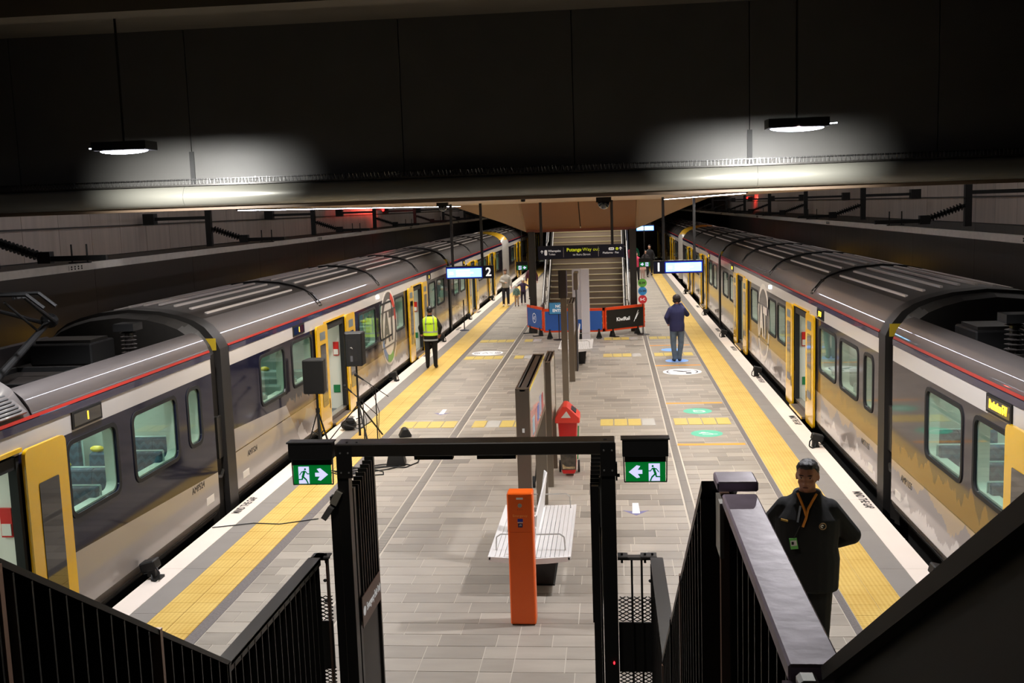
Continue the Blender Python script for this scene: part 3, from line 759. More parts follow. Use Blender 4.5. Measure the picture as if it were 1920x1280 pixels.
# near cars: local y = Y - 2.0 , body end at 14.62
nearw = lambda lst: [(a-2, b-2, z0, z1) for a, b, z0, z1 in lst]
Lw = nearw([(10.5, 11.58, 1.22, 2.0), (12.05, 13.3, 1.20, 2.0), (13.72, 14.12, 1.24, 2.0)])
Rw = nearw([(10.2, 11.33, 1.22, 2.0), (11.75, 13.05, 1.20, 2.0)])
car('nearest left train car, navy with an open yellow door and fleet number AMP524', -1, XL0, 2.0, 12.62, livery('blue', 1.18-.0*2, -.043, 0), [6.8], Lw, 'AMP524', near=True, disp=((8.62, 9.28, True, '1'),), seats=[(8.35, 12.2)], lowroof=(7.9, None))
car('nearest right train car, dark grey over brown mountain graphics, amber display lit', 1, XR0, 2.0, 12.62, livery('tan', 1.02, 0, 4.2), [6.75], Rw, 'AMP1155', near=True, disp=((8.30, 8.98, True, 'Destinations E-W'),), seats=[(8.2, 12.0)], lowroof=(6.0, None))
midw = lambda lst: [(a-15.38, b-15.38, z0, z1) for a, b, z0, z1 in lst]
Lm = midw([(16.75, 18.03, 1.24, 2.02), (18.52, 19.78, 1.24, 2.02), (23.7, 25.4, 1.15, 2.0), (25.9, 27.3, 1.15, 2.0), (27.8, 29.0, 1.15, 2.0), (33.2, 34.4, 1.2, 2.0), (34.8, 36.3, 1.2, 2.0)])
Rm_ = midw([(15.72, 16.22, 1.2, 1.98), (16.67, 17.93, 1.2, 1.98), (18.3, 19.7, 1.2, 1.98), (23.5, 24.6, 1.15, 1.95), (24.9, 26.0, 1.15, 1.95), (27.9, 29.2, 1.15, 1.95), (33.0, 34.4, 1.2, 1.95), (34.9, 36.4, 1.2, 1.95)])
car('second left train car, with the round AT emblem with coloured ring on its side', -1, XL0, 15.38, 21.75, livery('grey', 1.0, 0, 2.0, wrap=(3.5, 99)), [6.12, 15.6], Lm, 'AMT524', near=False, disp=((3.25, 3.95, True, '1'), (17.5, 18.2, True, '1')), seats=[(.9, 4.6), (8.4, 13.4), (17.8, 21)], logo=(11.55, 1.36, True), numpos='near')
car('second right train car, with a large white AT ring emblem on mountain graphics', 1, XR0, 15.38, 21.75, livery('tan', .98, 0, 11.0), [6.12, 15.9], Rm_, 'AMT1155', near=False, disp=((3.9, 4.5, True, 'E-W'), (17.9, 18.5, True, 'E-W')), seats=[(.9, 4.4), (8.4, 13.4), (17.8, 21)], logo=(11.5, 1.26, False), numpos='near')
thw = lambda L: [(a, a+1.3, 1.2, 2.0) for a in L]
car('third left train car, beyond the platform 2 display, ending in a cab', -1, XL0, 37.9, 18.6, livery('grey', .95, 0, 7.0), [5.9, 13.2], thw([.7, 2.4, 8.2, 9.8, 15.4]), None, disp=((3.2, 3.8, True, '1'),), seats=False, nose=(1, 18.6))
car('third right train car, grey with graphics, behind the platform 1 display', 1, XR0, 37.9, 18.6, livery('tan', 1.0, 0, 21.0), [5.9, 13.2], thw([.7, 2.4, 8.2, 9.8, 15.4]), None, disp=((3.2, 3.8, True, 'E'),), seats=False, nose=(1, 18.6))
for s, xs, nm in ((-1, XL0, 'left'), (1, XR0, 'right')):
    car('farthest %s train car, beginning with a yellow cab nose' % nm, s, xs, 60.2, 30, livery('tan' if s > 0 else 'grey', 1.0, 0, 31.0+s), [6, 15, 24], thw([1.5, 3, 8.5, 10, 12, 17.5, 19, 21]), None, far=True, seats=False, nose=(-1, 0), light=True)
    gangway('black gangway bellows between the first two %s train cars' % nm, s, xs, 14.64, .72)
    gangway('dark gangway joint between the second and third %s train cars' % nm, s, xs, 37.14, .75)
    # blue-white lamps on the sides seen far along the train
# extra roof equipment of the near cars: pantograph, insulators, equipment humps
def panto(label, s, xs, y):
    t = thing('pantograph', label, 'pantograph', (xs, y, 0)); c = s*HW
    fr = MB()
    for a in (-.45, .45):
        fr.bar((c+a, -.7, 2.52), (c+a, .7, 2.52), .06); fr.bar((c-.45, a*1.5, 2.52), (c+.45, a*1.5, 2.52), .06)
    fr.build('base_frame', BLK2, t)
    MB().cone((c, -.55, 2.56), (c, .75, 3.12), .05, .04, 10).build('lower_arm', BLK2, t)
    a = MB()
    for d in (-.22, .22): a.cone((c+d*.4, .75, 3.12), (c+d*2, -.5, 3.55), .028, .022, 8)
    a.cone((c, .55, 3.0), (c+.1, -.35, 3.48), .015, .015, 6); a.build('upper_arm', BLK2, t)
    h = MB()
    for d in (-.13, .13):
        h.tube([(c-.75, -.5+d, 3.42), (c-.55, -.5+d, 3.58), (c+.55, -.5+d, 3.58), (c+.75, -.5+d, 3.42)], .022, 6)
    h.bar((c-.4, -.65, 3.55), (c-.4, -.35, 3.55), .03); h.bar((c+.4, -.65, 3.55), (c+.4, -.35, 3.55), .03)
    h.build('collector_head', BLK2, t)
    MB().ell((c, .78, 3.14), (.12, .1, .1), 10, 6).build('knuckle', BLK2, t)
    return t
panto('black folded pantograph on the roof of the nearest left car', -1, XL0, 12.0)
panto('black pantograph on the roof of the nearest right car, in the dark', 1, XR0, 10.8)
def insulator(label, x, y, z0, h, r=.1):
    t = thing('roof_insulator', label, 'insulator', (x, y, z0), 0, 'ribbed insulators on the near car roofs')
    pr = [(r*.5, 0)]
    n = 9
    for i in range(n): pr += [(r*.5, h*(i+.2)/n), (r, h*(i+.45)/n), (r*.5, h*(i+.7)/n)]
    pr += [(r*.5, h)]
    MB().lathe(pr, (0, 0, 0), 16).build('sheds', mat('insulator_grey', (58, 54, 52), .25, coat=.5), t, smooth=False)
    MB().box(-r*1.3, r*1.3, -r*1.3, r*1.3, h, h+.1).build('cap', BLK2, t)
insulator('ribbed insulator on the nearest left car roof, left of the silver cove', XL0-.72, 13.6, 2.42, .48, .11)
insulator('ribbed grey insulator at the right picture edge on the nearest right car roof', XR0+.70, 12.2, 2.42, .5, .11)
insulator('smaller insulator farther in on the nearest right car roof', XR0+1.15, 12.9, 2.42, .42, .09)
for lab, x, y, l in (('black equipment box on the nearest left car roof', XL0-1.75, 14.0, .7), ('black equipment box on the nearest right car roof', XR0+1.0, 13.4, .8)):
    t = thing('roof_equipment', lab, 'equipment', (x, y, 2.42)); 
    MB().box(-.45, .45, -l/2, l/2, 0, .3).build('case', BLK2, t, bevel=.02); MB().box(-.40, .40, -l/2+.1, l/2-.1, .3, .34).build('lid', CHAR, t)
t = thing('roof_pipes', 'thin rails along the nearest left car roof well', 'pipes', (XL0-.34, 11.2, 2.42)); 
for k in range(2): MB().tube([(-k*.12, 0, .03), (-k*.12, 2.6, .03)], .018).build('pipe', STEEL, t)
t = thing('roof_pipes', 'thin rails along the nearest right car roof well', 'pipes', (XR0+.36, 9.6, 2.42)); 
for k in range(2): MB().tube([(k*.12, 0, .03), (k*.12, 2.6, .03)], .018).build('pipe', STEEL, t)
t = thing('roof_cable', 'curled white cable loops on the nearest left car roof', 'cable', (XL0-.35, 10.9, 2.45))
MB().tube([(-.1, .5, .05), (-.02, .35, .12), (-.06, .2, .16), (-.22, .05, .12), (-.36, -.05, .02)], .014).build('cable_loop', WHITE, t, smooth=True)
MB().tube([(-.02, 2.1, .05), (-.16, 2.2, .14), (-.3, 2.1, .12), (-.3, 1.9, .04), (-.1, 1.85, .02)], .012).build('cable_loop', WHITE, t, smooth=True)
# grille in the near left cove
t = thing('roof_grille', 'slotted grey air grille in the roof cove of the nearest left car', 'grille', (XL0, 9.25, 2.5))
Mg = Matrix.Rotation(.72, 3, 'Y')
gm = MB(); gm.obox((-.13, 0, .12), (.17, .55, .012), Mg); gm.build('plate', ROOFM, t, bevel=.004)
for k in range(7): MB().obox((-.13-.10+.033*k+.01, 0, .12-.085+.029*(6-k)+.008), (.008, .48, .012), Mg).build('slot', BLK, t)

# ------------------------------------------------------------------ overhead conductor rail and its supports
for s, x, la in ((-1, -7.25, 'long grey overhead conductor rail above the left train'), (1, 5.2, 'long grey overhead conductor rail above the right train')):
    t = thing('conductor_rail', la, 'conductor rail', (x, 1.5, 3.73))
    y = 0; k = 0
    while y < 84:
        MB().box(-.035, .035, y+.004, y+11.996, 0, .10).build('rail_length', GALV, t); y += 12
        sp2 = MB(); sp2.box(-.042, .042, y-.2, y+.2, .02, .08); sp2.build('splice_plate', GALV, t)
        bl = MB()
        for i in range(4):
            for z in (.035, .065): bl.ell((-s*.045, y-.14+i*.09, z), .012, 6, 4)
        bl.build('bolt', BLK, t)
    n = 8
    for k in range(n):
        yy = (13.7 if s < 0 else 11.8)+7.9*k
        st = thing('overhead_support', '%s dark hanging bracket with ribbed insulator from the camera over the %s train' % (('nearest', 'second', 'third', 'fourth', 'fifth', 'sixth', 'seventh', 'farthest')[k], 'left' if s < 0 else 'right'), 'bracket', (x, yy, 3.83), 0, 'overhead brackets above the %s train' % ('left' if s < 0 else 'right'))
        o = s
        MB().box(min(o*1.2, o*1.32), max(o*1.2, o*1.32), -.05, .05, -.05, .95).build('drop_post', BLK2, st)
        MB().bar((o*1.26, 0, .56), (o*2.5, 0, .56), .07).build('top_beam', BLK2, st)
        MB().obox((o*2.55, 0, .56), (.12, .1, .12)).build('wall_box', BLK2, st)
        MB().bar((-o*.38, 0, .07), (o*.55, 0, .07), .07).build('arm', BLK2, st)
        a, b = Vector((o*1.24, 0, .34)), Vector((o*.5, 0, .08)); mb = MB(); mb.cone(a, b, .03, .03, 8)
        for i in range(11):
            p = a.lerp(b, .12+i*.075); d = (b-a).normalized(); mb.cone(p-d*.012, p+d*.012, .04, .075, 10)
        mb.build('insulator', BLK2, st)
        MB().obox((o*.5, 0, .09), (.09, .06, .08)).build('clamp_block', BLK2, st)
        cl = MB()
        for dx in (-.12, .10): cl.cone((dx, 0, .02), (dx, 0, .26), .012, .012, 6)
        cl.box(-.16, .14, -.03, .03, .002, .02); cl.build('rail_clamp', BLK2, st)

# ------------------------------------------------------------------ gate portal, fences and stair in the foreground
MESHM = mat('expanded_mesh', (34, 31, 29), .5, .3); BRN = mat('brown_bronze_plate', (92, 72, 62), .38, .3); CAPG = mat('grey_painted_cap', (104, 102, 100), .42, .2)
CAPP = mat('scuffed_steel_cap', (186, 172, 194), .42, .25, noise=(16, .14), bump=(70, .12))  # lilac lamp light is put into the scuffed steel's colour
def mesh_panel(y0, y1, z0, z1, px, name, par, axis='y', wid=.055, hei=.045):
    """expanded metal diamonds; axis 'y': panel in the y-z plane at x=px; 'x': in the x-z plane at y=px"""
    mb = MB(); nz = int((z1-z0)/hei); ny = int((y1-y0)/wid)
    P = (lambda a, z: (px, a, z)) if axis == 'y' else (lambda a, z: (a, px, z))
    up = (1, 0, 0) if axis == 'y' else (0, 1, 0)
    for i in range(nz):
        for j in range(ny):
            a = y0+j*wid; z = z0+i*hei
            for (p, q) in (((a, z), (a+wid/2, z+hei/2)), ((a+wid/2, z+hei/2), (a+wid, z))) if i % 2 == 0 else (((a, z+0), (a+wid/2, z-hei/2)), ((a+wid/2, z-hei/2), (a+wid, z))):
                mb.bar(P(*p), P(*q), .006, .008, up=up)
    # straight-through lattice keeps it light: each diamond is two V strokes
    o = mb.build(name, MESHM, par, fix=False); o['kind'] = 'stuff'; return o
def mesh_panel2(y0, y1, z0, z1, px, name, par, axis='y', wid=.05, hei=.028, th=.006):
    mb = MB(); P = (lambda a, z: (px, a, z)) if axis == 'y' else (lambda a, z: (a, px, z)); up = (1, 0, 0) if axis == 'y' else (0, 1, 0)
    k = hei/wid; n = 0
    W_, H_ = y1-y0, z1-z0
    for sg in (1, -1):
        c = -H_/k
        while c < W_:
            # line a = c + t, z = k t  clipped to box
            t0 = max(0, -c); t1 = min(H_/k, W_-c)
            if t1 > t0+.004:
                a0, a1, zz0, zz1 = c+t0, c+t1, k*t0, k*t1
                if sg < 0: a0, a1 = W_-a0, W_-a1
                mb.bar(P(y0+a0, z0+zz0), P(y0+a1, z0+zz1), th, th, up=up)
            c += wid
    o = mb.build(name, MESHM, par, fix=False); o['kind'] = 'stuff'; return o
t = thing('gate_portal', 'black square-section gate portal with overhead beam at the stair foot', 'gate frame', (0, 7, 0))
MB().box(-1.94, -1.86, -.05, .05, 0, 2.71).build('post', BLK, t, bevel=.004)
MB().box(-2.005, -1.945, -.03, .03, 0, 2.42).build('hinge_stile', BLK, t)
MB().box(-.10, -.0, -.05, .05, 0, 2.71).build('post', BLK, t, bevel=.004)
MB().box(-1.945, .0, -.055, .125, 2.71, 2.80).build('beam', mat('beam_black_lit', (38, 34, 30), .36), t, bevel=.006)  # black lightened to stand in for light falling on the beam top
for x in (-1.93, -.10):
    bp = MB().box(x, x+.105, -.062, -.055, 2.56, 2.79).build('bolt_plate', BLK, t)
    bb = MB()
    for dx in (.025, .08):
        for z in (2.60, 2.74): bb.ell((x+dx, -.064, z), (.007, .005, .007), 8, 4)
    bb.build('bolt', STEEL, bp)
tb = MB(); 
for x in (-1.87, -1.80, -.07, -.06): tb.ell((x, .0, 2.802), (.009, .009, .005), 8, 4)
tb.build('top_bolt', BLK2, t)
for x in (-1.39, -.95):
    k = MB().box(x, x+.27, -.03, .03, 2.68, 2.71).build('magnetic_lock', BLK2, t); MB().box(x+.02, x+.18, -.034, -.03, 2.685, 2.702).build('lock_plate', mat('lock_plate_olive', (110, 104, 70), .4, .4), k)
mb = MB(); mb.box(.002, .014, -.03, .03, 2.52, 2.64); mb.cone((.012, 0, 2.55), (.03, 0, 2.55), .012, .012, 8); mb.build('bracket', BLK2, t)
tag(MB().ell((-.035, 6.945, 1.22), (.006, .004, .012), 8, 5).build('status_lamp', mat('red_status', (255, 30, 40), .4, emit=6)), 'tiny red status light low on the right portal post', 'light')

def exit_sign(label, x, y, z, w, h, left, k=1.0, group='green exit signs', hood=True, hang=None):
    t = thing('exit_sign', label, 'exit sign', (x, y, z), 0, group)
    HB = .5*w
    if hood:
        MB().box(-HB-.02*k, HB+.02*k, -.045*k, .05*k, h+.045*k, h+.16*k).build('housing', BLK2, t, bevel=.002)
        MB().box(-HB-.03*k, HB+.03*k, -.05*k, .055*k, h+.16*k, h+.17*k).build('hood', CHAR, t)
        MB().box(-HB-.005*k, HB+.005*k, -.012*k, .012*k, h, h+.045*k).build('dark_band', mat('sign_brown', (48, 38, 30), .4), t)
        fr = MB(); 
        for a in (-1, 1): fr.bar((a*(HB+.008*k), 0, -.005*k), (a*(HB+.012*k), 0, h+.05*k), .008*k)
        fr.bar((-HB-.01*k, 0, -.006*k), (HB+.01*k, 0, -.006*k), .008*k); fr.build('wire_frame', STEEL, t)
    else: MB().box(-HB-.02, HB+.02, -.03, .03, -.02, h+.14).build('housing', BLK2, t)
    if hang: MB().bar((0, 0, h+.14), (0, 0, hang), .03).build('hanger', BLK, t)
    yf = -.03 if not hood else -.01
    pn = MB().box(-HB, HB, yf-.006, yf+.006, 0, h).build('sign_face', EXG, t)
    yf -= .009
    dx = -1 if left else 1   # which way the arrow points
    D = basis((0, yf, 0), (1, 0, 0), (0, 0, 1)) if dx > 0 else basis((0, yf, 0), (1, 0, 0), (0, 0, 1)) @ Matrix.Diagonal((-1, 1, 1, 1))
    u = w
    shape('doorway', [[(-.36*u, .03*h), (-.08*u, .03*h), (-.08*u, .93*h), (-.36*u, .93*h)]], .002*k, EXW, pn, D)
    ar = [(.08*u, .40*h), (.20*u, .40*h), (.14*u, .22*h), (.22*u, .18*h), (.42*u, .5*h), (.22*u, .84*h), (.13*u, .80*h), (.20*u, .60*h), (.08*u, .60*h)]
    shape('arrow', [ar], .002*k, EXW, pn, D)
    D2 = D @ Matrix.Translation((0, 0, .003*k if dx > 0 else .003*k))
    M_ = [circ(-.18*u, .80*h, .028*u, 14)]
    S = lambda a, b, c, d, w_: seg((a*u, b*h), (c*u, d*h), w_*u)
    man = [S(-.20, .68, -.25, .40, .06), S(-.27, .66, -.17, .68, .03), S(-.27, .66, -.33, .50, .025), S(-.17, .68, -.12, .55, .025), S(-.12, .55, -.07, .56, .025),
           S(-.24, .40, -.16, .24, .04), S(-.16, .24, -.12, .06, .035), S(-.25, .40, -.27, .26, .04), S(-.27, .26, -.40, .25, .03)]
    shape('running_figure', M_, .002*k, EXG, pn, D2)
    for mm in man: shape('running_figure', [mm], .002*k, EXG, pn, D2)
    return t
exit_sign('green running-man exit sign left of the portal, its arrow pointing right', -2.12, 6.98, 2.515, .27, .135, False)
exit_sign('green running-man exit sign right of the portal, its arrow pointing left', .205, 6.98, 2.515, .27, .135, True)
def leaf(label, x, flip, w=.62):
    t = thing('gate_leaf', label, 'gate', (x, 7.08, 0), 0, None)
    MB().box(-.025, .025, 0, .05, .05, 2.45).build('stile', BLK, t)
    for i in range(8):
        y = .05+(w-.05)*(i+.6)/8; top = 2.45+.012*i
        MB().box(-.035, .035, y, y+.012, 1.42, top).build('gate_bar', BLK, t)
    MB().box(-.03, .03, w, w+.03, .05, 2.53).build('stile', BLK, t)
    mesh_panel2(.05, w, .32, 1.42, .0, 'mesh_infill', t, wid=.035, hei=.03, th=.009)
    MB().box(.002, .008, .05, w, .32, 1.42).build('infill_backing', mat('infill_grey', (62, 56, 52), .6), t) if x < -1 else None
    if x < -1:
        p = MB().box(-.045, -.038, .01, w-.02, 1.40, 1.63).build('sign_plate', BRN, t)
        p2 = MB().box(.036, .042, .01, w-.02, 1.40, 1.63).build('sign_plate', BRN, t)
        text('Emergency Exit Only', .085, basis((.045, w/2+.04, 1.515), (0, 1, 0), (0, 0, 1)), WTXT, p2, 'lettering', sx=.62)
        shape('icon', [circ(0, 0, .035, 16)], .002, WTXT, p2, basis((.045, .06, 1.515), (0, 1, 0), (0, 0, 1)))
        MB().box(.0, .06, .02, w, .18, .30).build('kick_plate', CAPG, t)
    MB().box(-.03, .03, 0, w+.03, .05, .10).build('bottom_rail', BLK, t)
    return t
leaf('open left gate leaf of vertical black bars with Emergency Exit Only plate', -1.885, False)
leaf('open right gate leaf of black bars seen edge on beside the right post', -.145, True)
t = thing('gate_closer', 'pale metal latch hardware beside the left portal post', 'latch', (-1.98, 6.9, 2.30))
MB().obox((.03, .07, .12), (.025, .05, .05), Matrix.Rotation(.5, 3, 'Y')).build('latch_plate', mat('pale_metal', (170, 165, 150), .35, .5), t); MB().obox((-.03, .02, .02), (.02, .03, .05), Matrix.Rotation(.6, 3, 'Y')).build('latch_arm', CAPG, t)
t = thing('gate_closer', 'pale metal latch hardware on the right gate leaf', 'latch', (-.105, 7.1, 2.15))
MB().box(-.03, -.01, 0, .05, .1, .28).build('latch_plate', mat('pale_metal', (170, 165, 150), .35, .5), t); MB().box(-.01, .02, .0, .04, .0, .36).build('latch_arm', CAPG, t)

def side_panel_(label, x0, x1, bars, nb):
    t = thing('fence_panel', label, 'fence panel', (0, 7.0, 0), 0, None)
    MB().box(x0, x1, -.03, .03, 1.955, 1.975).build('top_rail', CAPG, t)
    MB().box(x0-.0 if x0 > -1 else x0-.02, (x0+.07), -.045, .045, 1.975, 1.985).build('rail_plate', CAPG, t); MB().box(x1-.1, x1+.01, -.045, .045, 1.975, 1.985).build('rail_plate', CAPG, t)
    bo = MB()
    for x in (x0+.03, x1-.07, x1-.02): bo.cone((x, -.01, 1.93), (x, -.01, 2.0), .009, .009, 6)
    bo.build('bolt', BLK2, t)
    for x in bars: MB().box(x-.007, x+.007, -.02, .02, .08, 1.96).build('fence_bar', BRN if x < -1 else BLK, t)
    for zz in (1.80, 1.65): MB().ell((x1-.035, -.01, zz), (.014, .014, .012), 8, 5).build('fixing_knob', BLK2, t)
    mesh_panel2(x0, x1, 1.49, 1.67, .03, 'mesh_infill', t, axis='x'); mesh_panel2(x0, x1, .1, 1.13, .03, 'mesh_infill', t, axis='x')
    MB().box(x0, x1, .0, .02, 1.13, 1.49).build('solid_infill', BLK, t)
    MB().box(x0, x1, -.02, .02, .04, .1).build('bottom_rail', BLK, t)
side_panel_('small barred panel with expanded mesh right of the portal', .003, .262, (.10, .168, .24), 3)
side_panel_('narrow barred panel with expanded mesh left of the portal', -2.145, -2.045, (-2.06,), 1)

SL = .645
def cap(a, b, w, th, mm, par, nm='top_cap'):
    return MB().bar(a, b, w, th).build(nm, mm, par)
def fence(label, x, s, path, capw, capm, posts, y1=None):
    """path: list of (y,z) along the top, from far to near; bars hang under it"""
    t = thing('balustrade', label, 'balustrade', (x, 0, 0), 0, None)
    for (a, b) in zip(path, path[1:]):
        (ya, za, ca, wa), (yb, zb, cb, wb) = a, b
        cap((0, ya, za-.012), (0, yb, zb-.012), wb, .024, cb, t)
        slope = abs(za-zb) > .2
        if cb is CAPG: MB().bar((wb/2-.004, ya, za-.03), (wb/2-.004, yb, zb-.03), .008, .05).build('cap_lip', BLK, t)
        n = int(abs(ya-yb)/.105)
        for i in range(n):
            f = (i+.5)/n; y = ya+(yb-ya)*f; z = za+(zb-za)*f
            zbot = max(.03, z-1.95)
            MB().box(-.045, .045, y-.005, y+.005, zbot, z-.03).build('fence_fin', BLK, t)
        zb0 = lambda z: max(.03, z-1.9)
        quad([(s*.03, ya, zb0(za)), (s*.03, yb, zb0(zb)), (s*.03, yb, zb-.02), (s*.03, ya, za-.02)], .01, 'infill_sheet', BLK, t)
    for (y, z, mm) in posts: MB().box(-.05, .05, y-.012, y+.012, max(.02, z-2.0), z+.004).build('post', mm, t)
    return t
B5 = mat('post_brown_sheen', (150, 120, 104), .35, .3)  # brown reflection on the black posts is put into their colour
fence('left balustrade, grey cap level by the portal then sloping up the stair', -2.12, -1, [(6.9, 2.0, CAPG, .07), (5.15, 2.03, CAPG, .085), (1.3, 2.03+3.85*SL, BLK, .092)], .07, CAPG, [(5.12, 2.03, BLK), (4.35, 2.55, B5), (3.2, 3.26, B5), (2.2, 3.92, B5)])
fence('right balustrade, grey cap by the portal then sloping steeply up', .268, 1, [(6.9, 2.0, CAPG, .07), (5.2, 2.05, CAPG, .085), (2.66, 3.68, BLK, .092)], .07, CAPG, [(5.15, 2.03, B5), (3.6, 3.08, B5), (4.3, 2.63, BLK)])
t = thing('handrail_landing', 'wide scuffed pale steel cap rail of the landing balustrade at lower right', 'railing', (.30, 1.5, 0), 0)
MB().box(-.040, .044, .06, 1.02, 3.655, 3.685).build('top_cap', CAPP, t, bevel=.004)
MB().box(-.050, .050, 1.035, 1.14, 3.685, 3.71).build('top_cap', CAPP, t, bevel=.004, label='raised end piece of the cap')
MB().box(-.050, .050, .0, .06, 3.64, 3.66).build('top_cap', CAPP, t)
MB().box(-.035, -.005, -.01, .03, 3.66, 3.69).build('end_fitting', STEEL, t, bevel=.006)
MB().box(-.036, -.012, 1.10, 1.13, 1.9, 3.66).build('end_post', B5, t); MB().box(-.014, .014, 1.08, 1.10, 1.8, 3.655).build('post_backing', BLK, t); MB().box(-.046, -.036, 1.02, 1.12, 3.52, 3.66).build('joint_plate', GALV, t)
for i in range(10): MB().box(-.012, .03, .05+i*.1, .058+i*.1, 1.8, 3.65).build('fence_fin', BLK, t)
MB().box(.01, .02, .02, 1.1, 1.8, 3.6).build('infill_sheet', BLK, t)
t = thing('balustrade', 'dark near balustrade with sloping rail at the lower right corner', 'balustrade', (.315, 0, 0))
MB().bar((.008, 1.50, 3.70), (.008, .30, 3.70+1.2*SL), .05, .02).build('top_cap', mat('dark_brown_cap', (44, 37, 31), .6, .1), t)
for i in range(12):
    y = 1.42-i*.1; z = 3.66+(1.5-y)*SL
    MB().box(.004, .012, y-.004, y+.004, 1.8, z-.02).build('fence_fin', mat('fin_brown', (58, 50, 44), .5), t)
quad([(.012, 1.5, 1.8), (.012, .3, 1.8), (.012, .3, 3.69+1.2*SL), (.012, 1.5, 3.69)], .01, 'infill_sheet', BLK2, t)
# the stair the camera looks down from
ST = mat('stair_tread_stone', (120, 114, 106), .6)
t = struct(MB().box(-2.05, .2, -1.0, 1.5, 1.95, 2.05).build('stair_landing', ST))
stn = struct(MB().prism([(1.5, 1.95), (1.5, 1.75), (5.9, 0), (6.3, 0)], -2.05, .2, 'x').build('trim_stair_stringer', CHAR))
for i in range(12):
    z = 2.05-(i+1)*.17; y = 1.5+(i)*.30
    if z > .02: MB().box(-2.04, .19, y, y+.31, z-.1, z).build('stair_tread', ST, stn)
t = thing('notice_stand', 'small black notice board with pale wooden edge behind the right panel', 'notice', (.60, 8.15, 0))
MB().obox((0, 0, .62), (.10, .012, .22)).build('board', BLK, t); fr = MB()
fr.bar((.11, 0, .40), (.11, 0, .86), .02); fr.bar((-.1, 0, .85), (.12, 0, .85), .02); fr.build('edge', mat('pale_wood', (176, 150, 110), .6), t)
MB().bar((-.09, 0, 0), (-.09, 0, .62), .02).build('leg', BLK, t); MB().bar((.09, 0, 0), (.09, 0, .62), .02).build('leg', BLK, t)

# ------------------------------------------------------------------ platform furniture
t = thing('help_point', 'tall bright orange emergency help point column', 'help point', (-1.0, 10.60, 0))
MB().box(-.135, .135, -.10, .10, .01, 1.44).build('body', ORANGE, t, bevel=.012)
MB().box(-.12, .12, -.08, .08, 0, .012).build('foot', BLK, t)
p = MB().box(-.115, .115, -.104, -.10, .035, 1.02).build('door_panel', ORANGE, t); MB().box(-.115, .115, -.1035, -.1, 1.035, 1.42).build('speech_panel', ORANGE, t)
MB().box(-.035, .035, -.108, -.1, 1.375, 1.395).build('name_strip', WHITE, t)
mb = MB()
for a in range(8):
    for rr in (.008, .016): mb.ell((rr*math.cos(a*PI/4), -.105, 1.31+rr*math.sin(a*PI/4)), (.003, .002, .003), 6, 3)
g = MB().cone((0, -.1, 1.31), (0, -.106, 1.31), .022, .022, 16).build('call_button', GALV, t); mb.build('speaker_holes', BLK, t)
for dx in (-.022, 0, .022): MB().ell((dx, -.105, 1.265), (.004, .003, .004), 6, 4).build('indicator', mat('dark_red', (120, 30, 20), .5), t)
text('Emergency', .035, basis((0, -.106, 1.20), (1, 0, 0), (0, 0, 1)), mat('pale_orange_lettering', (255, 170, 90), .5), t)
q = MB().box(-.028, .028, -.107, -.1, 1.135, 1.168).build('blue_sticker', mat('sticker_blue', (40, 50, 150), .4), t); MB().box(-.028, .028, -.107, -.1, 1.124, 1.131).build('sticker_strip', WHITE, t)
q = MB().box(-.024, .024, -.107, -.1, 1.075, 1.118).build('hearing_sticker', mat('sticker_navy', (30, 20, 80), .4), t)
shape('ear_mark', [arc(0, 0, .008, .013, -.6, 3.4), seg((-.012, -.016), (.012, .016), .003)], .002, WHITE, q, basis((0, -.108, 1.096), (1, 0, 0), (0, 0, 1)))

ALU = mat('bench_aluminium', (232, 229, 227), .32, .08)
def bench(label, x, y, L=2.05, full=True):
    t = thing('bench', label, 'bench', (x, y, 0), 0, 'slatted metal benches')
    for i in range(17):
        u = -.44+i*.052
        if i == 7 or i == 8 and False: continue
        for ya, yb in (((0, .80), (.98, L)) if (full and i in (4, 5, 6)) else ((0, L),)): MB().box(u, u+.045, ya, yb, .445+.012*abs(u)/.44, .462+.012*abs(u)/.44).build('slat', ALU, t)
    for e in (0, L-.02): 
        MB().prism([(-.46, .46), (-.455, .42), (-.2, .395), (0, .385), (.2, .395), (.455, .42), (.46, .46), (.44, .475), (0, .45), (-.44, .475)], e-.02, e+.0, 'y').build('end_plate', ALU, t)
    for a in (-1, 1): MB().bar((a*.455, -.02, .46), (a*.455, L, .46), .03, .035).build('edge_rail', ALU, t)
    # leaning back panel
    M_ = Matrix.Rotation(.10, 3, 'Y')
    for k in range(3): MB().obox((.045+.018*k, L/2+.02, .56+.15*k), (.010, L/2-.06, .066), M_).build('back_slat', ALU, t)
    MB().prism([(-.015, .46), (.05, .46), (.085, .93), (.055, .95)], L-.05, L-.01, 'y').build('back_end', ALU, t); MB().prism([(-.015, .46), (.05, .46), (.085, .93), (.055, .95)], .02, .06, 'y').build('back_end', ALU, t)
    for yy in (.22, L-.15):
        for a in (-1, 1):
            r_ = MB().tube([(a*.05+.02, yy, .66), (a*.34, yy, .665), (a*.39, yy, .63), (a*.40, yy, .46)], .008, 6).build('arm_loop', GALV, t)
    for yy in (.35, L-.5): MB().prism([(-.02, 0), (.24, 0), (.30, .40), (-.05, .40)], yy, yy+.08, 'y').build('leg', BLK, t)
    MB().box(-.02, .26, .35, L-.42, .0, .015).build('foot_bar', BLK, t)
    return t
bench('silver slatted double bench behind the orange help point', -.99, 11.32)
bench('silver slatted bench in the distance by the white totem', -1.03, 28.4, full=False)

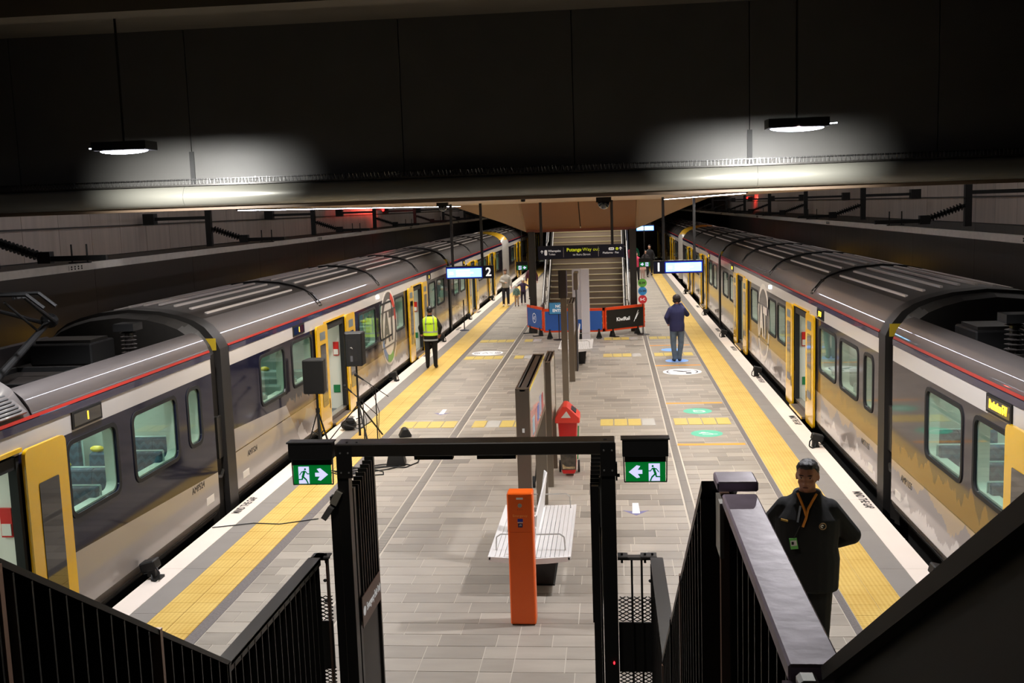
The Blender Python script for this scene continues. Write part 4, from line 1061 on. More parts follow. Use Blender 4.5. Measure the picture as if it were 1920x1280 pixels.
BG = glass('poster_glass', (.8, .8, .8), .10); POST = mat('poster_face', (186, 180, 168), .25, coat=.6, noise=(2.4, .18))
def board(label, x, y0, y1, z0, z1, w=.165, yellow=False, base=0.0, grp='bronze framed information boards'):
    t = thing('information_board', label, 'information board', (x, y0, 0), 0, grp); L = y1-y0
    MB().box(-w/2, w/2, 0, .12, base, z1).build('post', BRONZE, t); MB().box(-w/2, w/2, L-.12, L, 0, z1).build('post', BRONZE, t)
    MB().box(-w/2, w/2, .12, L-.12, z0-.05, z0).build('bottom_rail', BRONZE, t)
    MB().box(-w/2+.05, w/2-.05, .0, L, z1-.03, z1-.01).build('top_channel', mat('channel_grey', (96, 88, 84), .4, .4), t)
    for a in (-1, 1):
        MB().bar((a*(w/2-.008), 0, z1-.005), (a*(w/2-.008), L, z1-.005), .014, .014).build('top_edge', BRN, t)
        pf = MB().box(min(a*(w/2-.012), a*(w/2-.004)), max(a*(w/2-.012), a*(w/2-.004)), .12, L-.12, z0, z1-.02).build('poster_panel', POST, t)
    if yellow:
        MB().box(w/2-.006, w/2+.002, .1, L-.1, z1-.045, z1-.01).build('yellow_edge', YELLOW, t)
        mb = MB(); 
        for k in range(5): MB().box(w/2-.004, w/2+.0, .5+k*.42, .75+k*.42, z0+.08, z0+.28+.05*(k % 2)).build('map_block', mat('map_c%d' % k, ((150, 175, 190), (190, 120, 120), (90, 110, 180), (160, 170, 200), (200, 90, 100))[k], .4), pf)
        MB().box(-.012, .016, -.004, 0, 1.72, 1.77).build('small_label', WHITE, t)
    return t
board('long bronze information board with yellow edge, rising behind the orange help point', -1.085, 12.15, 15.1, 1.50, 2.25, yellow=True)
board('shorter bronze framed board beside the red bin', -1.03, 15.95, 17.25, 1.1, 1.99, w=.12)
board('low bronze board in front of the distant bench', -1.025, 25.8, 27.6, 1.2, 1.97, w=.14)
t = thing('totem_post', 'tallest bronze post with a dark display head', 'post', (-1.035, 22.3, 0))
MB().box(-.065, .065, 0, .12, 0, 2.45).build('column', BRONZE, t)
MB().box(-.10, .07, -.02, .14, 2.42, 3.02).build('display_head', mat('dark_bronze_head', (58, 50, 46), .35, .3), t, bevel=.006); MB().box(-.085, -.07, -.03, -.02, 2.45, 3.0).build('head_edge', BLK, t)
MB().box(.055, .085, .02, .12, 2.45, 3.0).build('side_screen', mat('side_lilac', (120, 112, 140), .3), t)
t = thing('sign_blade', 'small bronze sign box raised between the tall post and white totem', 'sign', (-.94, 27.35, 0))
MB().box(-.055, .055, 0, .9, 2.18, 2.62).build('sign_box', BRONZE, t); MB().box(-.01, .01, .1, .8, 0, 2.2).build('mast', mat('mast_dark', (52, 50, 60), .4, .3), t); MB().box(.056, .066, .02, .88, 2.2, 2.6).build('pale_face', WHITEG, t)
t = thing('totem', 'tall flat white totem panel standing before the stair', 'totem', (-.80, 31.6, 0))
MB().box(-.125, .125, 0, .14, 0, 2.46).build('front_panel', mat('totem_white', (205, 203, 212), .3, coat=.5), t, bevel=.006); MB().box(-.40, -.13, .3, .40, 0.9, 2.45).build('rear_panel', mat('totem_white', (205, 203, 212)), t); MB().box(-.39, -.36, .3, .38, 0, .9).build('leg', BLK, t)

# wheelie bins
def bin_(label, x, y, lid=True):
    t = thing('wheelie_bin', label, 'bin', (x, y, 0), 0)
    rings = []
    for z, a, b in ((.05, .10, .13), (.10, .115, .15), (.90, .155, .20), (.93, .165, .21)):
        rings.append([(u, v, z) for u, v in rrect(-a, a, -b, b, .03)])
    MB().loft(rings).build('body', RED, t, smooth=True)
    pr = mat('bin_print', (70, 62, 52), .4, noise=(14, .6)); 
    MB().add([(-.118, -.158, .12), (.118, -.158, .12), (.14, -.193, .62), (-.14, -.193, .62)], [(0, 1, 2, 3)]).build('printed_panel', pr, t, fix=False)
    MB().add([(-.10, -.161, .14), (.10, -.161, .14), (.10, -.163, .24), (-.10, -.165, .22)], [(0, 1, 2, 3)]).build('food_print', mat('bin_print2', (176, 150, 110), .5, noise=(30, .6)), t, fix=False)
    MB().add([(-.12, -.187, .50), (.10, -.187, .50), (.12, -.196, .60), (-.10, -.196, .62)], [(0, 1, 2, 3)]).build('food_print', mat('bin_print3', (150, 150, 90), .5, noise=(30, .7)), t, fix=False)
    MB().prism([(-.20, .91), (.20, .91), (.20, 1.0), (.0, 1.19), (-.07, 1.19), (-.20, 1.0)], -.24, .24, 'y').build('lid', REDO, t, bevel=.012)
    MB().add([(-.10, -.243, 1.0), (.06, -.243, 1.0), (-.01, -.243, 1.11)], [(0, 1, 2)]).build('lid_label', WHITE, t, fix=False)
    MB().obox((.10, -.02, 1.10), (.006, .16, .05), Matrix.Rotation(-.9, 3, 'Y')).build('lid_slot', BLK, t)
    MB().cone((-.17, .19, .1), (-.14, .19, .1), .1, .1, 16).build('wheel', RUB, t); MB().cone((.14, .19, .1), (.17, .19, .1), .1, .1, 16).build('wheel', RUB, t)
    MB().tube([(.15, -.15, .3), (.175, -.16, .85)], .012).build('green_strap', mat('strap_green', (60, 140, 80), .6), t)
bin_('red wheelie bin with tented orange-red lid and food pictures', -.755, 16.72)
t = thing('wheeled_stand', 'small black wheel showing behind the tall information board', 'wheel', (-1.28, 15.95, 0))
MB().cone((-.02, 0, .09), (.02, 0, .09), .09, .09, 18).build('wheel', RUB, t); MB().bar((0.02, 0, .09), (.06, 0, .5), .02).build('axle_leg', BLK, t)

# stair steelwork at the back
HRS = mat('satin_steel', (150, 148, 145), .42, .6)
CON = mat('stair_concrete_riser', (132, 118, 102), .6); NOS = mat('brass_nosing', (206, 194, 150), .28, .5)
sr = struct(MB().box(-2.42, .42, 36.9, 50, -.1, 0.0).build('trim_3', CON))
for i in range(23):
    y = 37.0+i*.325; z = .196*(i+1)
    st_ = MB().box(-2.28, .42, y, y+.34, z-.196, z-.002).build('step', CON, sr)
    MB().box(-2.28, .42, y-.012, y+.055, z-.03, z).build('step_nosing', NOS, st_)
for x, nm in ((-2.34, 'stringer'), (.47, 'stringer')): quad([(x, 37, 0), (x, 44.8, 4.6), (x, 44.8, 5.3), (x, 37.0, .5)], .05, nm, CHAR, sr)
for i, (x, la) in enumerate(((-2.45, 'polished steel double handrail on the left of the back stair'), (.60, 'polished steel double handrail on the right of the back stair'))):
    t = thing('stair_handrail', la, 'handrail', (x, 36.6, 0), 0, 'handrails of the back stair'); o = 1 if i == 0 else -1
    for dx, dz in ((0, .95), (o*.16, .72)):
        MB().tube([(dx, -.3, dz), (dx, .3, dz+.02), (dx, 3.6, dz+2.0), (dx, 4.6, dz+2.05), (dx, 7.6, dz+3.85)], .019, 8).build('rail', HRS, t, smooth=True)
    for k in range(6):
        y = .2+k*.75; z0 = max(0, y-.4)*.6
        MB().bar((0, y, z0), (0, y, z0+.97), .035).build('baluster', HRS, t); MB().bar((0, y, z0+.6), (o*.16, y, z0+.66), .025).build('bracket', STEEL, t)
    quad([(-o*.04, .2, .1), (-o*.04, 7, 4.2), (-o*.04, 7, 5.0), (-o*.04, .2, .85)], .012, 'glass_panel', mat('balustrade_glass', (90, 95, 110), .1, coat=.5), t)
for i, (x, la) in enumerate(((-2.72, 'tall black square column at the left foot of the back stair'), (.76, 'tall black square column at the right foot of the back stair'))):
    tag(MB().box(x-.115, x+.115, 35.95, 36.18, 0, 3.52).build('column', CHAR, None, bevel=.01), la, 'column', 'black columns at the back stair')
struct(MB().box(-2.6, .65, 46.2, 46.4, 3.8, 5.4).build('trim_4', BLK))

# hanging signs
def pid(label, x, y, z, num, numleft, k=1.0, grp='platform number displays'):
    t = thing('platform_display', label, 'display', (x, y, z), 0, grp); w, h = 1.06*k, .27*k
    MB().box(-w/2, w/2, -.06, .06, 0, h).build('housing', NAVY, t, bevel=.006)
    MB().box(-w/2, w/2, -.07, .07, h, h+.012).build('top_cover', CHAR, t)
    a = -1 if numleft else 1
    sx0, sx1 = (-w/2+.27*k, w/2-.03*k) if numleft else (-w/2+.03*k, w/2-.27*k)
    bz = MB().box(sx0-.025*k, sx1+.025*k, -.066, -.06, .012, h-.012).build('screen_bezel', SCRB, t)
    MB().box(sx0, sx1, -.07, -.066, .04*k, h-.04*k).build('screen', SCREEN, bz)
    mb = MB()
    for j in range(3): mb.box(sx0+.2*k, sx0+.2*k+(.3+.08*(j % 2))*k, -.0725, -.07, h-.10*k-j*.05*k, h-.075*k-j*.05*k)
    mb.box(sx0+.05*k, sx0+.13*k, -.0725, -.07, .1*k, .16*k); mb.build('screen_text', SCREENW, bz)
    text(num, .26*k, basis((a*(w/2-.115*k), -.064, h/2), (1, 0, 0), (0, 0, 1)), mat('sign_white', (240, 240, 240), .5, emit=.8), t, 'platform_number', off=.006)
    for px in (-.38*k, .28*k):
        if num == '1': px = -px-.02*k+.0
        MB().bar((px, 0, h), (px, 0, 4.5-z if y < 34 else 5.6-z), .055*k).build('hanger_pole', BLK, t)
    return t
pid('left hanging platform display, its white numeral two to the right of the screen', -3.10, 22.8, 2.86, '2', False)
pid('right hanging platform display, its white numeral one to the left of the screen', 1.44, 22.8, 2.86, '1', True)
pid('smaller far platform display, its screen glowing just right of the back stair column', 1.35, 44.5, 3.2, '1', True, k=.93)
t = thing('direction_sign', 'long black overhead sign reading Putanga Way out', 'sign', (-.85, 30.0, 2.87))
MB().box(-1.23, 1.23, -.05, .05, 0, .385).build('board', NAVY, t)
for px in (-1.13, .90): MB().bar((px, 0, .38), (px, 0, 1.63), .075).build('hanger_pole', BLK, t)
B_ = lambda x, z: basis((x, -.053, z), (1, 0, 0), (0, 0, 1))
text('Putanga', .135, B_(-.20, .255), YTXT, t, off=.003); text('·Way out', .135, B_(.27, .255), YTXT, t)
text('to Ruru Street', .085, B_(.02, .115), WTXT, t); text('Wharepaku', .085, B_(-.76, .235), WTXT, t, sx=.9, off=.002); text('Toilets', .078, B_(-.83, .14), WTXT, t, sx=.9)
for px in (-.50, .50): MB().box(px-.007, px+.007, -.056, -.05, .05, .33).build('divider', GALV, t)
def arrow_up(x, z, s): return shape('arrow', [[(-.012*s, -.05*s), (.012*s, -.05*s), (.012*s, .02*s), (.045*s, -.012*s), (.045*s, .015*s), (0, .06*s), (-.045*s, .015*s), (-.045*s, -.012*s), (-.012*s, .02*s)]], .003, WTXT, t, B_(x, z))
arrow_up(-1.12, .215, .9); arrow_up(1.13, .255, .9)
shape('toilet_icon', [rrect(-.04, .04, -.08, .08, .035)], .003, WTXT, t, B_(-1.01, .19))
shape('line_icon', [circ(0, 0, .042, 18)], .003, mat('icon_yellow', (190, 205, 30), .5, emit=.3), t, B_(1.03, .255))
shape('number_icon', [rrect(-.08, .08, -.04, .04, .035)], .003, WTXT, t, B_(.87, .255)); text('3-4', .06, basis((.87, -.056, .255), (1, 0, 0), (0, 0, 1)), BTXT, t, off=.002)
text('Platforms · Pae', .075, B_(.85, .145), WTXT, t, off=.001)

exit_sign('small green exit sign beside the left back column, arrow pointing right', -3.15, 37.0, 2.17, .36, .15, False, hood=False, hang=3.43)
exit_sign('small green exit sign beside the right back column, arrow pointing left', 1.18, 37.0, 2.17, .36, .15, True, hood=False, hang=3.43)

# crowd barriers
def barrier(label, x, y, rz, L, face, word=None, logo=None):
    t = thing('crowd_barrier', label, 'barrier', (x, y, 0), rz, 'orange crowd barriers before the back stair')
    fr = MB()
    fr.box(-L/2, L/2, -.03, .03, .90, .99); fr.box(-L/2, L/2, -.03, .03, .20, .30)
    for a in (-1, 1): fr.box(a*L/2-.05 if a > 0 else -L/2, L/2 if a > 0 else -L/2+.05, -.03, .03, .2, .99)
    for k in range(int(L/.22)): fr.box(-L/2+.1+k*.22, -L/2+.125+k*.22, -.012, .012, .3, .9)
    fr.build('frame', ORANGE2, t)
    cn = MB()
    for z in (.38, .6, .82): cn.cone((L/2-.02, -.045, z), (L/2-.02, .045, z), .03, .03, 8)
    cn.build('hinge', ORANGE2, t)
    p = MB().box(-L/2+.07, L/2-.07, -.045, -.034, .26, .90).build('panel', face, t)
    if word: 
        text(word, .17, basis((-.10, -.048, .56), (1, 0, 0), (0, 0, 1)), WTXT, p, 'lettering', sx=1.05, off=.004)
        fe = []
        for k in range(5): fe.append(seg((.40+k*.015, .50+k*.03), (.47+k*.028, .54+k*.045), .016))
        for q in fe+[seg((.37, .44), (.56, .80), .02)]: shape('fern_mark', [q], .002, WTXT, p, basis((0, -.047, 0), (1, 0, 0), (0, 0, 1)))
    if logo:
        shape('ring_mark', [circ(0, 0, .17, 28), circ(0, 0, .15, 28)], .002, WTXT, p, basis((0, -.047, .58), (1, 0, 0), (0, 0, 1))); text('AT', .17, basis((0, -.047, .57), (1, 0, 0), (0, 0, 1)), WTXT, p, 'lettering')
    for a in (-.35, .35):
        MB().prism([(-.10, 0), (.10, 0), (.02, .24), (.04, .30), (-.04, .30), (-.02, .24)], -.05, .05, 'y').build('foot', BLK2, t).location = (a*L*.9, 0, 0)
        MB().obox((a*L*.9, -.12, .012), (.07, .16, .012)).build('foot_plate', BLK2, t)
BLKP = mat('black_banner', (20, 18, 17), .5)
barrier('orange barrier with blue AT panel, angled at the left end', -2.63, 35.62, -1.12, 1.45, BLUE, logo=True)
barrier('orange barrier with plain blue panel, behind the no entry sign', -1.72, 34.52, -.03, 1.15, BLUE)
barrier('orange barrier with plain blue panel, right of the bronze posts', -.74, 34.42, .0, .95, BLUE)
barrier('orange barrier with black KiwiRail banner, at the right end', .42, 34.98, .68, 1.72, BLKP, word='KiwiRail')
t = thing('no_entry_sign', 'blue NO ENTRY sign on a thin black stand', 'sign', (-1.80, 34.1, 0))
MB().box(-.27, .27, -.02, .02, .84, 1.25).build('backing', BLK, t); p = MB().box(-.25, .25, -.026, -.02, .86, 1.23).build('face', SKYB, t)
text('NO', .13, basis((.05, -.028, 1.11), (1, 0, 0), (0, 0, 1)), WTXT, p, off=.004); text('ENTRY', .13, basis((.05, -.028, .97), (1, 0, 0), (0, 0, 1)), WTXT, p, off=.004)
MB().cone((.05, 0, .02), (.05, 0, .85), .016, .016, 8).build('stem', BLK, t); MB().lathe([(.001, 0), (.2, 0), (.2, .012), (.03, .03)], (.05, 0, 0), 20).build('foot', BLK, t)
t = thing('line_sign_stand', 'black pole with stacked green, blue and red round line signs', 'sign', (1.03, 34.99, 0))
for z, c, w, b in ((1.74, (96, 168, 62), 'E-W', BTXT), (1.47, (50, 140, 205), 'O-W', BTXT), (1.19, (196, 40, 50), 'S-C', WTXT)):
    p = shape('sign_disc', [circ(0, 0, .145, 28)], .02, mat('disc_%d' % c[0], c, .5), t, basis((0, -.02, z), (1, 0, 0), (0, 0, 1)))
    text(w, .11, basis((0, -.033, z), (1, 0, 0), (0, 0, 1)), b, p, off=.004)
MB().cone((0, 0, .01), (0, 0, 1.8), .014, .014, 8).build('pole', BLK, t); MB().lathe([(.001, 0), (.21, 0), (.21, .01), (.03, .025)], (0, 0, 0), 24).build('foot', BLK, t)
t = thing('stanchion', 'single thin black stanchion post on a round base by the left platform edge', 'post', (-5.36, 37.3, 0))
MB().cone((0, 0, .02), (0, 0, 1.12), .02, .02, 8).build('pole', BLK, t); MB().lathe([(.001, 0), (.17, 0), (.17, .02), (.03, .05)], (0, 0, 0), 24).build('base', mat('navy_base', (38, 42, 70), .4), t)

# ------------------------------------------------------------------ floor markings
def decal_disc(label, x, y, r, c, kind, rz=0, lit=False):
    t = thing('floor_decal', label, 'floor marking', (x, y, .0015), rz, None)
    p = shape('disc', [circ(0, 0, r, 40)], .001, c, t)
    dk = mat('decal_ink', (45, 45, 55), .5)
    top = Matrix.Translation((0, 0, .0012)); wt = mat('decal_white', (225, 225, 228), .5)
    if kind == 'train':
        shape('ring', [arc(0, 0, r*.72, r*.82, .5, PI-.5) if False else arc(0, 0, r*.74, r*.82, PI-.6, PI+.6)], .001, dk, p, top); shape('ring', [arc(0, 0, r*.74, r*.82, -.6, .6)], .001, dk, p, top)
        if r > .45:
            shape('figure', [seg((-.2, .22), (.02, .05), .08), ], .001, dk, p, top); shape('figure', [seg((.02, .05), (.22, .12), .06)], .001, dk, p, top); shape('figure', [rrect(.08, .22, -.32, -.12, .02)], .001, dk, p, top); shape('figure', [seg((-.12, .0), (.1, -.02), .05)], .001, dk, p, top)
    if kind == 'waves':
        for rr in (.55, .68, .81):
            shape('wave', [arc(0, 0, r*(rr-.03), r*(rr+.03), PI-.5, PI+.5)], .001, dk, p, top); shape('wave', [arc(0, 0, r*(rr-.03), r*(rr+.03), -.5, .5)], .001, dk, p, top)
        for q in (seg((-.14, -.08), (-.06, .12), .03), seg((-.06, .12), (.02, -.08), .03), seg((.05, .1), (.16, -.02), .03)): shape('mark', [q], .001, dk, p, top)
    if kind == 'wheel':
        shape('wheel_mark', [circ(.03, -.04, r*.42, 20), circ(.03, -.04, r*.33, 20)], .001, wt, p, top)
        for q in (seg((-.08, .1), (-.02, -.02), .035), seg((-.02, -.02), (.09, .0), .03), seg((.09, 0), (.15, -.1), .03)): shape('figure', [q], .001, wt, p, top)
    if kind == 'pram':
        for q in (seg((-.13, .02), (.02, .05), .05), seg((.02, .05), (.12, -.06), .03), seg((.12, -.06), (.19, -.06), .03), seg((-.08, -.08), (.1, -.09), .03)): shape('figure', [q], .001, wt, p, top)
        shape('pram_wheel', [circ(-.06, .07, .05, 14)], .001, wt, p, top)
    return t
DW = mat('decal_white', (225, 225, 228), .5); DG = mat('decal_green', (82, 182, 150), .5); DB = mat('decal_blue', (120, 165, 235), .5, emit=.12); DO = mat('decal_orange', (226, 152, 44), .5)
decal_disc('round white floor marking with grey waves left of the platform middle', -3.81, 31.25, .48, DW, 'waves')
decal_disc('large round white floor marking behind the photographer in the dark jacket', 1.79, 27.05, .50, DW, 'train')
decal_disc('green round floor marking, farther of the two', 1.755, 21.85, .30, DG, 'wheel')
decal_disc('green round floor marking, nearer of the two', 1.75, 19.68, .30, DG, 'pram')
decal_disc('pale blue round floor marking under the feet of the man in the dark jacket', 1.775, 29.0, .32, DB, 'none')
decal_disc('pale blue round floor marking behind the man in the dark jacket', 1.755, 31.2, .31, DB, 'none')
for y, la in ((18.78, 'nearest orange queue line across the paving'), (22.75, 'second orange queue line, beyond the green markings'), (28.15, 'third orange queue line, just before the man in the dark jacket'), (32.2, 'farthest orange queue line, behind the man in the dark jacket')):
    tag(MB().box(1.14, 2.36, y-.07, y+.07, .0, .002).build('queue_line', DO), la, 'floor marking', 'orange queue lines')
for x, y, la in ((-3.73, 22.0, 'small blue arrow sticker with white tab on the left half of the platform'), (.285, 14.62, 'small lilac arrow sticker with white tab right of the portal')):
    t = thing('floor_arrow', la, 'floor marking', (x, y, .0015))
    shape('chevron', [[(-.19, .05), (0, -.20), (.19, .05), (0, -.02)]], .001, mat('arrow_lilac', (110, 108, 150), .5), t)
    shape('tab', [[(-.055, -.10), (.055, -.10), (.045, .42), (-.045, .42)]], .001, DW, t, Matrix.Translation((0, 0, .001)))
    text('QR'[:0] or '|', .1, Matrix.Translation((0, .15, .002)), BTXT, t) if False else None
for (x, sg, ys) in ((-5.66, 1, (15.05, 21.4, 31.2, 37.9, 44)), (3.585, -1, (15.15, 20.8, 25.65, 31.2, 35.8, 44))):
    for i, y in enumerate(ys):
        side = 'left' if sg > 0 else 'right'; wh = ('nearest', 'second', 'third', 'fourth', 'fifth', 'sixth')[i]
        o = text('MIND THE GAP', .17, basis((x, y, .002), (0, sg, 0), (-sg, 0, 0)), BTXT, None, 'platform_lettering', th=.001, sx=.75, off=.004)
        tag(o, '%s MIND THE GAP lettering from the camera on the %s white edge' % (wh, side), 'lettering', 'MIND THE GAP lettering')
# edge floodlights
for i, (x, y, s) in enumerate([(-5.68, 11.9, -1), (-5.66, 26.4, -1), (-5.64, 34.2, -1), (-5.66, 41.0, -1), (-5.66, 49.3, -1), (3.56, 11.7, 1), (3.52, 18.5, 1), (3.54, 26.2, 1), (3.54, 33.9, 1), (3.56, 40.6, 1), (3.50, 50.2, 1)]):
    side = 'left' if s < 0 else 'right'; wh = ['nearest', 'second', 'third', 'fourth', 'fifth', 'sixth'][i if i < 5 else i-5]
    t = thing('edge_floodlight', '%s small black floodlight from the camera on the %s platform edge' % (wh, side), 'floodlight', (x, y, 0), 0, 'black floodlights on the platform edges')
    MB().obox((s*.06, 0, .17), (.10, .09, .06), Matrix.Rotation(s*.25, 3, 'Y')).build('lamp_body', BLK2, t, bevel=.015)
    MB().obox((s*.02, -.02, .10), (.05, .05, .06)).build('lamp_base', BLK2, t)
    MB().tube([(-s*.05, -.07, .16), (-s*.09, -.10, .12), (-s*.10, -.12, .04), (-s*.05, -.13, .01), (s*.0, -.11, .02), (s*.02, -.06, .08)], .012, 6).build('loop_bracket', BLK2, t, smooth=True)
    MB().tube([(s*.02, .05, .06), (s*.0, .12, .02), (s*.12, .16, .015), (s*.2, .1, .01)], .008, 5).build('cable', BLK2, t)
    MB().box(-.03, .09, -.06, .06, 0, .03).build('foot', BLK2, t)

# ------------------------------------------------------------------ sound equipment
def speaker(label, x, y, z, rz, fx):
    t = thing('loudspeaker', label, 'loudspeaker', (x, y, z), rz, 'loudspeakers on tripods')
    MB().prism([(-.16, 0), (.16, 0), (.20, .34), (-.20, .34)], 0, .64, 'z').build('cabinet', BLK2, t, bevel=.018)
    MB().box(-.185, .185, .341, .35, .02, .62).build('grille', SPK, t)
    if fx:
        MB().box(-.10, .06, -.004, .0, .10, .52).build('rear_panel', mat('rear_black', (28, 28, 29), .4), t); MB().obox((-.045, -.006, .15), (.022, .003, .055)).build('connector_panel', mat('conn_grey', (95, 95, 100), .4), t)
        MB().tube([(-.06, -.01, .36), (-.035, -.02, .37), (-.02, -.02, .34)], .008).build('cable_clip', GALV, t)
    return t
def tripod(label, x, y, h, w=.5, grp='speaker tripods'):
    t = thing('speaker_tripod', label, 'tripod', (x, y, 0), 0, grp)
    MB().cone((0, 0, .12), (0, 0, h), .024, .018, 8).build('pole', BLK2, t)
    MB().cone((0, 0, .70), (0, 0, .78), .04, .04, 8).build('collar', BLK2, t)
    for k in range(3):
        a = -PI/2+.5+k*2*PI/3
        lg = MB().bar((0, 0, .74), (w*math.cos(a), w*math.sin(a), .015), .03, .018).build('leg', BLK2, t)
        MB().bar((0, 0, .25), (w*.55*math.cos(a), w*.55*math.sin(a), .34), .02, .012).build('brace', BLK2, t)
    return t
tripod('speaker tripod standing close to the open train door', -5.53, 18.75, 1.08, .24)
speaker('black loudspeaker on a tripod, nearer one with its front toward the camera', -5.53, 18.9, 1.08, PI, False)
tripod('speaker tripod with widely spread legs on the yellow tactile strip', -4.90, 19.35, 1.48, .62)
speaker('black loudspeaker showing its rear connector panel, on the taller tripod', -4.90, 19.2, 1.49, .15, True)
def mic(label, x, y, h, tip, back):
    t = thing('microphone_stand', label, 'microphone stand', (x, y, 0), 0, 'boom microphone stands')
    MB().cone((0, 0, .02), (0, 0, h), .012, .010, 8).build('pole', BLK2, t)
    for k in range(3):
        a = .4+k*2*PI/3; MB().bar((0, 0, .12), (.26*math.cos(a), .26*math.sin(a), .01), .016).build('leg', BLK2, t)
    T = Vector(tip); Bk = Vector(back)
    MB().cone(T, Bk, .008, .008, 6).build('boom', BLK2, t)
    d = (T-Bk).normalized(); m_ = MB().cone(T-d*.02, T+d*.14, .014, .022, 8).build('microphone', BLK2, t); MB().ell(T+d*.16, .034, 10, 8).build('windscreen', RUB, m_, smooth=True)
    cb = [T, Vector((T.x*.6+.05, T.y, T.z-.10)), Vector((.06, -.03, h*.6)), Vector((.03, -.03, h*.3)), Vector((.08, -.1, .02))]
    MB().tube(cb, .006, 5).build('cable', BLK2, t, smooth=True)
mic('taller boom microphone stand, its microphone raised to the upper left', -4.47, 19.0, 1.10, (-.22, -.05, 1.28), (.22, .1, .92))
mic('shorter boom microphone stand, its microphone level by the tripod', -4.66, 18.75, .92, (-.20, -.05, 1.09), (.26, .05, .62))
t = thing('stage_monitor', 'black wedge stage monitor speaker lying on the paving', 'loudspeaker', (-3.82, 17.55, 0), .15)
MB().prism([(-.17, 0), (.17, 0), (.13, .20), (-.10, .30)], -.21, .21, 'y').build('cabinet', BLK2, t, bevel=.02); MB().obox((.0, 0, .26), (.12, .18, .006), Matrix.Rotation(.42, 3, 'Y')).build('grille', SPK, t)
t = thing('stage_monitor', 'second small black wedge monitor just beyond the portal beam', 'loudspeaker', (-4.10, 19.75, 0), .3)
MB().prism([(-.13, 0), (.13, 0), (.04, .17), (-.04, .17)], -.12, .12, 'y').build('cabinet', BLK2, t, bevel=.02); MB().obox((.09, 0, .09), (.004, .09, .07), Matrix.Rotation(-.45, 3, 'Y')).build('grille', SPK, t)
t = thing('equipment_bag', 'slumped black equipment bag at the foot of the tall tripod', 'bag', (-5.40, 20.45, 0))
MB().ell((0, 0, .10), (.17, .16, .11), 12, 6).ell((.05, -.05, .18), (.10, .10, .08), 10, 5).build('bag_body', mat('bag_cloth', (18, 18, 20), .9, bump=(20, .8)), t, smooth=True); MB().tube([(.16, 0, .22), (.28, 0, .26), (.28, 0, .12), (.18, 0, .1)], .012).build('strap', BLK2, t)
cbm = MB(); pts_ = [Vector((-4.6+.5*math.sin(i*.7)+i*.02, 16.75+.22*math.cos(i*.7*1.3)+.02*i, .012)) for i in range(30)]; cbm.tube([(p.x, p.y, p.z) for p in pts_], .011, 5)
cbm.tube([(-4.7, 17.4, .012), (-4.35, 17.2, .012), (-4.0, 17.35, .012), (-3.6, 17.25, .012), (-3.45, 17.6, .012), (-3.5, 18.2, .012), (-3.3, 18.9, .012)], .01, 5)
tag(cbm.build('audio_cable', BLK2, smooth=True), 'loose black audio cables coiled around the wedge monitor', 'cable')
tag(MB().tube([(-5.74, 13.9, .012), (-5.6, 13.95, .012), (-5.2, 14.1, .012), (-4.8, 14.05, .012), (-4.3, 14.3, .012)], .008, 5).build('audio_cable', BLK2, smooth=True), 'thin black cable crossing the white edge near the left exit sign', 'cable')

# ------------------------------------------------------------------ people
SKIN = mat('skin_brown', (172, 116, 88), .5, noise=(14, .06)); SKINL = mat('skin_light', (205, 160, 138), .5)
HAIRB = mat('hair_black', (22, 18, 17), .6, bump=(80, .5)); 
def solid(parts, vox, mats, sm=3, name='body'):
    """several closed, overlapping lumps fused into one continuous skin"""
    me = parts.mesh(name, mats)
    r = temp_eval(me, [('REMESH', dict(mode='VOXEL', voxel_size=vox, adaptivity=0)), ('SMOOTH', dict(factor=.6, iterations=sm))])
    r.name = name; r.materials.clear(); [r.materials.append(m) for m in (mats if isinstance(mats, list) else [mats])]
    r.polygons.foreach_set('use_smooth', [True]*len(r.polygons)); r.polygons.foreach_set('material_index', [0]*len(r.polygons))
    return r
def limb(mb, pts, rad, n=12):
    for (a, b, r0, r1) in zip(pts, pts[1:], rad, rad[1:]): mb.cone(a, b, r0, r1, n)
    for p, r in zip(pts, rad): mb.ell(p, r, n, 8)
def ring(z, rx, ry, cx=0, cy=0, n=20, p=2.3):
    o = []
    for i in range(n):
        t = 2*PI*i/n; c, s = math.cos(t), math.sin(t)
        o.append((cx+rx*math.copysign(abs(c)**(2/p), c), cy+ry*math.copysign(abs(s)**(2/p), s), z))
    return o
def add_hand(mb, w, d, k=1., curl=.5, side=1):
    """palm, four unequal curled fingers and a thumb from the palm's side"""
    w = Vector(w); d = Vector(d).normalized(); u = d.cross(Vector((0, 1, 0))); u = (u if u.length > .1 else Vector((1, 0, 0))).normalized(); n = d.cross(u)*side
    pc = w+d*.045*k
    M_ = Matrix((u, n, d)).transposed(); mb.ell(pc, (.040*k, .016*k, .052*k), 10, 8, M_)
    for i, L in enumerate((.068, .078, .073, .058)):
        b0 = w+d*.082*k+u*(-.030+.020*i)*k; L *= k
        d1 = (d+n*curl*.5).normalized(); d2 = (d+n*curl*1.6).normalized()
        p1 = b0+d1*L*.5; p2 = p1+d2*L*.5
        limb(mb, [b0-d*.02*k, p1, p2], [.0095*k, .0085*k, .007*k], 7)
    t0 = w+d*.03*k-u*.034*k; t1 = t0+(d*.7-u*.7+n*.3).normalized()*.035*k; t2 = t1+(d+n*.5).normalized()*.028*k
    limb(mb, [t0, t1, t2], [.012*k, .0105*k, .008*k], 7)
